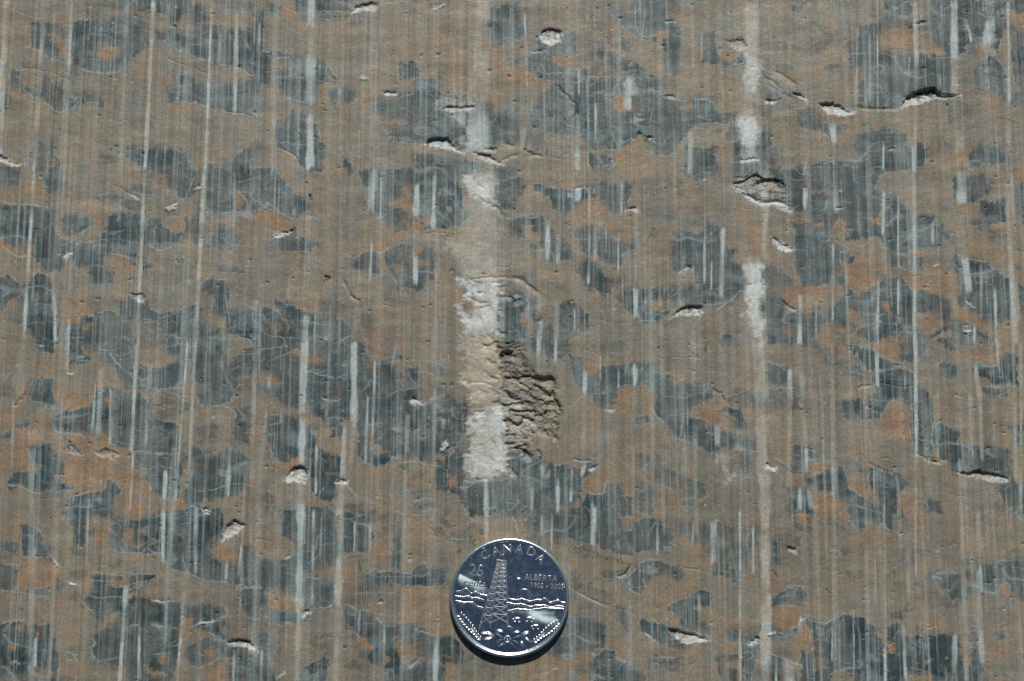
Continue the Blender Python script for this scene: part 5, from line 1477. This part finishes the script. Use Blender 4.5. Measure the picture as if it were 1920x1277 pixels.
def lathe(prof, seg, mod=None):
    vs = []; fs = []
    for i in range(seg):
        a_ = 2*math.pi*i/seg
        for j, (r, z) in enumerate(prof):
            r2 = r + (mod(i, j) if mod else 0)
            vs.append((r2*math.cos(a_), r2*math.sin(a_), z))
    P = len(prof)
    for i in range(seg):
        i2 = (i+1) % seg
        for j in range(P-1):
            fs.append((i*P+j, i2*P+j, i2*P+j+1, i*P+j+1))
    return vs, fs
# rim (with its milled edge): from foot up the side, over the rounded top, down to the field
prof = [(RC*.955, 0), (RC*.985, .00003), (RC*.996, .00012), (RC, .00024), (RC, TC-.00020), (RC*.997, TC-.00010), (RC*.990, TC-.00003), (RC*.978, TC), (RC*.962, TC-.00001), (RC*.950, TC-.00005)]
prof += [(RC*.945, TC-.00012), (RC*.942, TC-.00020), (RC*.938, ZF+.00004), (RC*.934, ZF+.00001), (RC*.915, ZF-.00001)]
vs, fs = lathe(prof, 480, lambda i, j: (-.00005 if (i//2) % 2 else 0) if 3 <= j <= 4 else 0)
mesh = bpy.data.meshes.new("rim"); mesh.from_pydata(vs, [], fs); rim = child("rim", mesh, m_rim); m_wall = m_rim.copy(); m_wall.name = 'inner rim wall'; m_wall.node_tree.nodes['Principled BSDF'].inputs['Roughness'].default_value = .22; mesh.materials.append(m_wall)
mesh.polygons.foreach_set("material_index", np.array([1 if (k % (len(prof)-1)) >= 9 else 0 for k in range(len(fs))], np.int32))
# field: a softly domed disc
NR = 100; SG = 240; vs = [(0, 0, ZF)]; fs = []
def field_z(x, y):
    r = math.hypot(x, y)/RC
    z = ZF + .00003*math.cos(r*2.6)
    # the land under the mountains swells gently
    z += .00008*math.exp(-((x/RC+.62)**2/.10+(y/RC-.26)**2/.022)) + .00010*math.exp(-((x/RC-.60)**2/.08+(y/RC+.40)**2/.03))
    z += .00003*math.exp(-((y/RC+.05)**2/.02))
    return z
for i in range(1, NR+1):
    for j in range(SG):
        r = RC*.925*i/NR; a_ = 2*math.pi*j/SG; x, y = r*math.cos(a_), r*math.sin(a_)
        vs.append((x, y, field_z(x, y)))
for j in range(SG): fs.append((0, 1+j, 1+(j+1) % SG))
for i in range(NR-1):
    for j in range(SG):
        a0 = 1+i*SG+j; a1 = 1+i*SG+(j+1) % SG; fs.append((a0, a0+SG, a1+SG, a1))
mesh = bpy.data.meshes.new("field"); mesh.from_pydata(vs, [], fs); fld = child("field", mesh, m_fld)
fa = mesh.attributes.new("frost", 'FLOAT', 'POINT')
def frost(x, y):
    zx, zy = x/RC*532+640, 622-y/RC*532
    a1 = (zx-180)/270                       # curved sheen band by the value
    yc = 425+130*max(0, a1)**.9
    f1 = math.exp(-max(0, (zy-yc)/62 if zy > yc else (yc-zy)/14)**2)*max(0, min(1, (zx-130)/60))*max(0, min(1, (480-zx)/130))
    xc = (zx-930)/110; yl = 770+40*math.tanh(xc)
    f2 = math.exp(-((zy-yl-25)/42)**2)*math.exp(-max(0, abs(zx-945)-70)**2/70**2)*.9
    f3 = .35*math.exp(-((zy-745)/16)**2)*(1 if 640 < zx < 1050 else 0)
    return min(1, f1+f2+f3)
fa.data.foreach_set("value", np.array([frost(v_[0], v_[1]) for v_ in vs], np.float32))
def L(zx, zy): return ((zx-640)/532*RC, (622-zy)/532*RC)      # sketch units -> metres on the coin face
def ridge_line(bm, pts, w, h, closed=False, w2=None):          # a raised bar with a triangular section
    n_ = len(pts); rows = []
    for i, (x, y) in enumerate(pts):
        a_ = pts[max(i-1, 0)]; c_ = pts[min(i+1, n_-1)]
        dx, dy = c_[0]-a_[0], c_[1]-a_[1]; q = math.hypot(dx, dy) or 1; nx, ny = -dy/q, dx/q
        ww = w if w2 is None else w+(w2-w)*i/(n_-1)
        z = field_z(x, y)-.00002
        rows.append([bm.verts.new((x+nx*ww, y+ny*ww, z)), bm.verts.new((x+nx*ww*.35, y+ny*ww*.35, z+h)), bm.verts.new((x-nx*ww*.35, y-ny*ww*.35, z+h)), bm.verts.new((x-nx*ww, y-ny*ww, z))])
    for i in range(n_-1):
        for j in range(3):
            bm.faces.new((rows[i][j], rows[i+1][j], rows[i+1][j+1], rows[i][j+1]))
    bm.faces.new(rows[0][::-1]); bm.faces.new(rows[-1])
def blob(bm, x, y, rx, ry, h, ang=0, seg=14, rg=5, crease=0):   # low dome, optionally folded along its long axis
    z0 = field_z(x, y)-.00002; ca, sa = math.cos(ang), math.sin(ang)
    top = bm.verts.new((x, y, z0+h*(1-crease*.5))); prev = None
    for i in range(1, rg+1):
        t = i/rg; ring = []
        for j in range(seg):
            a_ = 2*math.pi*j/seg; ex, ey = rx*t*math.cos(a_), ry*t*math.sin(a_)
            hh = h*math.sqrt(max(0, 1-t*t))*(1-crease*math.exp(-(ey/(ry*.22))**2)*.6)
            ring.append(bm.verts.new((x+ex*ca-ey*sa, y+ex*sa+ey*ca, z0+hh)))
        for j in range(seg):
            if prev is None: bm.faces.new((top, ring[j], ring[(j+1) % seg]))
            else: bm.faces.new((prev[j], ring[j], ring[(j+1) % seg], prev[(j+1) % seg]))
        prev = ring
def done(bm, name, mt, smooth=True):
    me_ = bpy.data.meshes.new(name); bm.normal_update(); bm.to_mesh(me_); bm.free(); return child(name, me_, mt, smooth)
# derrick
bm = bmesh.new()
S = 1/532*RC
def leg(y, k):    # k 0 left,1 mid,2 right
    t = (y-300)/600
    return (522-142*t, 548-74*t, 600+32*t)[k]
for k in range(3): ridge_line(bm, [L(leg(y, k), y) for y in (300, 500, 700, (915, 900, 880)[k])], 6*S, .00007)
lv = [305, 332, 362, 396, 434, 478, 528, 584, 644, 708, 776, 850]
for i in range(len(lv)-1):
    y0, y1 = lv[i], lv[i+1]
    for (ka, kb, off) in ((1, 2, 0), (0, 1, 12)):
        ya, yb = y0+off, min(y1+off, 900)
        ridge_line(bm, [L(leg(ya, ka), ya-3), L(leg(ya, kb), ya+3)], 7*S, .00006)
        ridge_line(bm, [L(leg(ya, ka), ya), L(leg(yb, kb), yb)], 9*S, .00008)
        ridge_line(bm, [L(leg(ya, kb), ya), L(leg(yb, ka), yb)], 7*S, .000065)
ridge_line(bm, [L(515, 288), L(600, 300)], 8*S, .00016)
ridge_line(bm, [L(535, 275), L(548, 250), L(572, 238)], 4*S, .0001); ridge_line(bm, [L(572, 240), L(586, 290)], 4*S, .0001)
x, y = L(571, 240); blob(bm, x, y, 9*S, 9*S, .00016)
done(bm, "oil_derrick", m_rel, False)
# mountain ranges: real skylines with a bright crest
def peaks(pts, rng_, n_=3):
    o = []
    for i in range(len(pts)-1):
        for j in range(n_):
            t = j/n_; o.append((pts[i][0]*(1-t)+pts[i+1][0]*t, pts[i][1]*(1-t)+pts[i+1][1]*t+(rng_.uniform(-3, 3) if j else 0)))
    return o+[pts[-1]]
r3 = random.Random(9)
for pts in ([(165, 577), (205, 570), (245, 545), (300, 590), (325, 570), (390, 600), (438, 606)],
            [(155, 617), (210, 624), (280, 615), (310, 632), (350, 627), (410, 650)], [(165, 660), (240, 672), (310, 668), (350, 700), (408, 720)],
            [(612, 602), (640, 628), (700, 640), (750, 625), (820, 648), (880, 630), (920, 635), (950, 613), (1000, 655), (1070, 630), (1110, 650), (1138, 648)],
            [(620, 665), (680, 675), (760, 675), (830, 695), (880, 680), (960, 680), (1010, 695), (1070, 680), (1130, 690)],
            [(625, 738), (720, 717), (830, 725), (950, 702), (1125, 708)]):
    bm = bmesh.new(); q = [L(*a_) for a_ in peaks(pts, r3)]
    thin = pts[0] == (625, 738)
    # crest with a long back slope
    rows = []
    for (x, y) in q:
        z = field_z(x, y)-r3.uniform(0, .000022)
        rows.append([bm.verts.new((x, y+2.8*S, z-.00001)), bm.verts.new((x, y+.8*S, z+(.00002 if thin else .00004))), bm.verts.new((x, y-1*S, z+(.00002 if thin else .00004))), bm.verts.new((x, y-34*S, z-.00002))])
    for i in range(len(rows)-1):
        for j in range(3): bm.faces.new((rows[i][j], rows[i][j+1], rows[i+1][j+1], rows[i+1][j]))
    done(bm, "mountain_range", m_rel)
bm = bmesh.new(); ridge_line(bm, [L(770+60*math.cos(a_), 602-60*math.sin(a_)) for a_ in np.linspace(-.5, math.pi+.3, 28)], 2.5*S, .00003)
done(bm, "sun_disc", m_rel)
# wheat ears
for (p0, p1, sg) in (((205, 790), (385, 995), 1), ((1070, 835), (872, 1005), -1)):
    bm = bmesh.new(); dx, dy = p1[0]-p0[0], p1[1]-p0[1]; q = math.hypot(dx, dy)
    ux, uy = dx/q, dy/q
    for i in range(10):
        t = i/9; wv = 15+16*math.sin(math.pi*min(1, t*1.1+.12))
        for sd in (-1, 1):
            cx_, cy_ = p0[0]+dx*t-uy*wv*sd*.75, p0[1]+dy*t+ux*wv*sd*.75
            x, y = L(cx_, cy_); ang = math.atan2(-uy, ux)+math.pi+sd*.55
            blob(bm, x, y, 22*S, 7.5*S, .00013, ang, 14, 5, .5)
    ridge_line(bm, [L(*p0), L(*p1)], 3*S, .0001)
    done(bm, "wheat_ear", m_rel)
# wild rose
for ang in (82, 150, 22, 218, 318, 268):
    bm = bmesh.new(); a_ = math.radians(ang); rr_ = 76 if ang != 82 else 66
    x, y = L(632+rr_*math.cos(a_), 990-rr_*.95*math.sin(a_))
    blob(bm, x, y, 58*S, 46*S, .00015, a_, 28, 8, .9)
    done(bm, "petal", m_met)
bm = bmesh.new(); ridge_line(bm, [L(630+27*math.cos(a_), 990-27*math.sin(a_)) for a_ in np.linspace(0, 2*math.pi, 26)], 5*S, .00034)
x, y = L(630, 990); blob(bm, x, y, 10*S, 10*S, .00036); done(bm, "flower_centre", m_rel)
for (lx, ly, an, sx, sy) in ((785, 938, 25, 46, 20), (815, 995, -38, 42, 13), (765, 1040, -70, 40, 14), (480, 955, -32, 52, 18), (455, 992, 12, 55, 14), (425, 945, 5, 40, 14), (560, 925, 20, 34, 14)):
    bm = bmesh.new(); x, y = L(lx, ly); blob(bm, x, y, sx*S, sy*S, .00022, math.radians(an), 16, 5, .6); done(bm, "leaf", m_rel)
# grazing cattle
for (lx, ly, sg) in ((712, 806, -1), (820, 800, 1), (878, 866, -1)):
    bm = bmesh.new()
    x, y = L(lx, ly); blob(bm, x, y, 34*S, 13*S, .00016, .05)
    x, y = L(lx+34*sg, ly+8); blob(bm, x, y, 12*S, 8*S, .00013, -.6*sg)
    for dx in (-26, -16, 16, 26): ridge_line(bm, [L(lx+dx, ly+8), L(lx+dx, ly+34)], 3*S, .00008)
    done(bm, "cattle", m_rel)
# little spray beside the province name
bm = bmesh.new()
for k in range(7):
    a_ = math.radians(90+(k-3)*26); ridge_line(bm, [L(716, 460), L(716+26*math.cos(a_), 450-46*math.sin(a_)*.9)], 3*S, .00006)
done(bm, "sprig", m_rel)
# lettering
def letters(txt, zx, zy, size, rot=0, squeeze=1.0, mt=m_rel, ext=.00003, name="lettering", bev=.00004, sh=0):
    cu = bpy.data.curves.new("t", 'FONT'); cu.body = txt; cu.size = size*S/.70; cu.align_x = 'CENTER'; cu.align_y = 'CENTER'
    cu.extrude = ext; cu.bevel_depth = bev; cu.bevel_resolution = 1; cu.offset = -.35*bev; cu.shear = sh; cu.resolution_u = 4
    to = bpy.data.objects.new("t", cu); scene.collection.objects.link(to)
    bpy.context.view_layer.update()
    me_ = bpy.data.meshes.new_from_object(to.evaluated_get(bpy.context.evaluated_depsgraph_get()))
    bpy.data.objects.remove(to); x, y = L(zx, zy)
    me_.transform(Matrix.Translation((x, y, field_z(x, y)+ext*.6)) @ Matrix.Rotation(rot, 4, 'Z') @ Matrix.Diagonal((squeeze, 1, 1, 1)))
    me_.materials.clear(); return me_
def add_text(parts, name, mt):
    bm = bmesh.new()
    for q in parts: bm.from_mesh(q)
    me_ = bpy.data.meshes.new(name); bm.to_mesh(me_); bm.free(); child(name, me_, mt, False)
arc = [("C", 410, 250), ("A", 507, 212), ("N", 608, 188), ("A", 715, 190), ("D", 822, 210), ("A", 905, 270)]
add_text([letters(c, zx, zy, 80, math.atan2(622-zy, zx-640)-math.pi/2, 1.0) for c, zx, zy in arc], "country_lettering", m_rel)
add_text([letters("25", 337, 392, 105, math.radians(-6), .95)], "value_numerals", m_rel)
add_text([letters("cents", 328, 500, 56, math.radians(-4), 1.15)], "value_lettering", m_rel)
add_text([letters("ALBERTA", 916, 442, 52, math.radians(-2), .98)], "province_lettering", m_rel)
add_text([letters("1905 - 2005", 972, 512, 44, math.radians(-1.5), 1.0)], "year_numerals", m_rel)

# ------------------------------------------------------------------ lichen crusts on the rock
m_li, n, l, b = mat("dry lichen")
tc = n.new("ShaderNodeTexCoord"); ns = n.new("ShaderNodeTexNoise"); ns.inputs["Scale"].default_value = 2200
cr = n.new("ShaderNodeValToRGB"); cr.color_ramp.elements[0].position = .38; cr.color_ramp.elements[0].color = (.045, .038, .018, 1)
cr.color_ramp.elements[1].position = .68; cr.color_ramp.elements[1].color = (.36, .32, .19, 1)
l.new(tc.outputs["Object"], ns.inputs["Vector"]); l.new(ns.outputs["Fac"], cr.inputs[0]); l.new(cr.outputs[0], b.inputs["Base Color"]); b.inputs["Roughness"].default_value = .8
def zat(x, y):
    i = min(max(np.searchsorted(xs, x), 1), NX-1); j = min(max(np.searchsorted(ys, y), 1), NY-1); return float(Z[j, i])
def lichen(pts, n_, sp, label, seed):
    r = random.Random(seed); bm = bmesh.new()
    cu, cv = np.mean(pts, 0); ox, oy = p2g(cu, cv)
    for k in range(n_):
        t = r.random()*(len(pts)-1); i = int(t); t -= i
        u = pts[i][0]*(1-t)+pts[i+1][0]*t+r.gauss(0, sp); v = pts[i][1]*(1-t)+pts[i+1][1]*t+r.gauss(0, sp*.7)
        x, y = p2g(u, v); s = r.uniform(.6, 1.8)*PX*.62; z = zat(x, y)
        mtx = Matrix.Translation((x-ox, y-oy, z+s*.1)) @ Matrix.Rotation(r.random()*6.3, 4, Vector((r.random(), r.random(), 1)).normalized()) @ Matrix.Diagonal((s*r.uniform(.7, 1.5), s*r.uniform(.7, 1.4), s*r.uniform(.4, .8), 1))
        bmesh.ops.create_icosphere(bm, subdivisions=1, radius=1, matrix=mtx)
    me_ = bpy.data.meshes.new("lichen_patch"); bm.to_mesh(me_); bm.free(); me_.materials.append(m_li)
    o = bpy.data.objects.new("lichen_patch", me_); scene.collection.objects.link(o); o.location = (ox, oy, 0)
    o["label"] = label; o["category"] = "lichen"; o["group"] = "crusts of lichen on the rock"
lichen([(1070, 1025), (1095, 1032), (1125, 1042), (1160, 1050)], 330, 4.5, "long yellowish lichen crust just right of the coin's upper edge", 1)
lichen([(1162, 1053), (1180, 1058), (1172, 1072), (1163, 1080)], 70, 1.1, "thin hooked lichen line on the rock at the end of the long crust", 2)
lichen([(1221, 418), (1226, 432), (1220, 444), (1232, 440)], 80, 3.0, "small branching dark lichen tuft on tan rock in the upper right half", 3)
lichen([(617, 516), (611, 522), (608, 530)], 45, 1.6, "tiny oval lichen spot alone on smooth tan rock left of centre", 4)
lichen([(186, 850), (200, 846), (214, 854), (196, 858)], 90, 3.0, "oval grey lichen crust on the orange patch at the lower left", 5)
lichen([(862, 1034), (864, 1032)], 40, 2.8, "round pale lichen dot touching the coin's upper left edge", 6)
lichen([(880, 1004), (886, 1014), (892, 1024)], 45, 2.4, "narrow lichen streak just above the coin's upper left rim", 7)
lichen([(384, 957), (388, 960)], 40, 2.2, "small lichen knob beside white scratches at the lower left", 8)
lichen([(1774, 230), (1782, 227), (1778, 210)], 30, 2.2, "tiny bright lichen specks on tan rock under the dark chipped hollow", 9)
lichen([(1870, 218), (1890, 223), (1910, 230)], 40, 1.0, "thin line of lichen grains near the right end of the rock", 10)
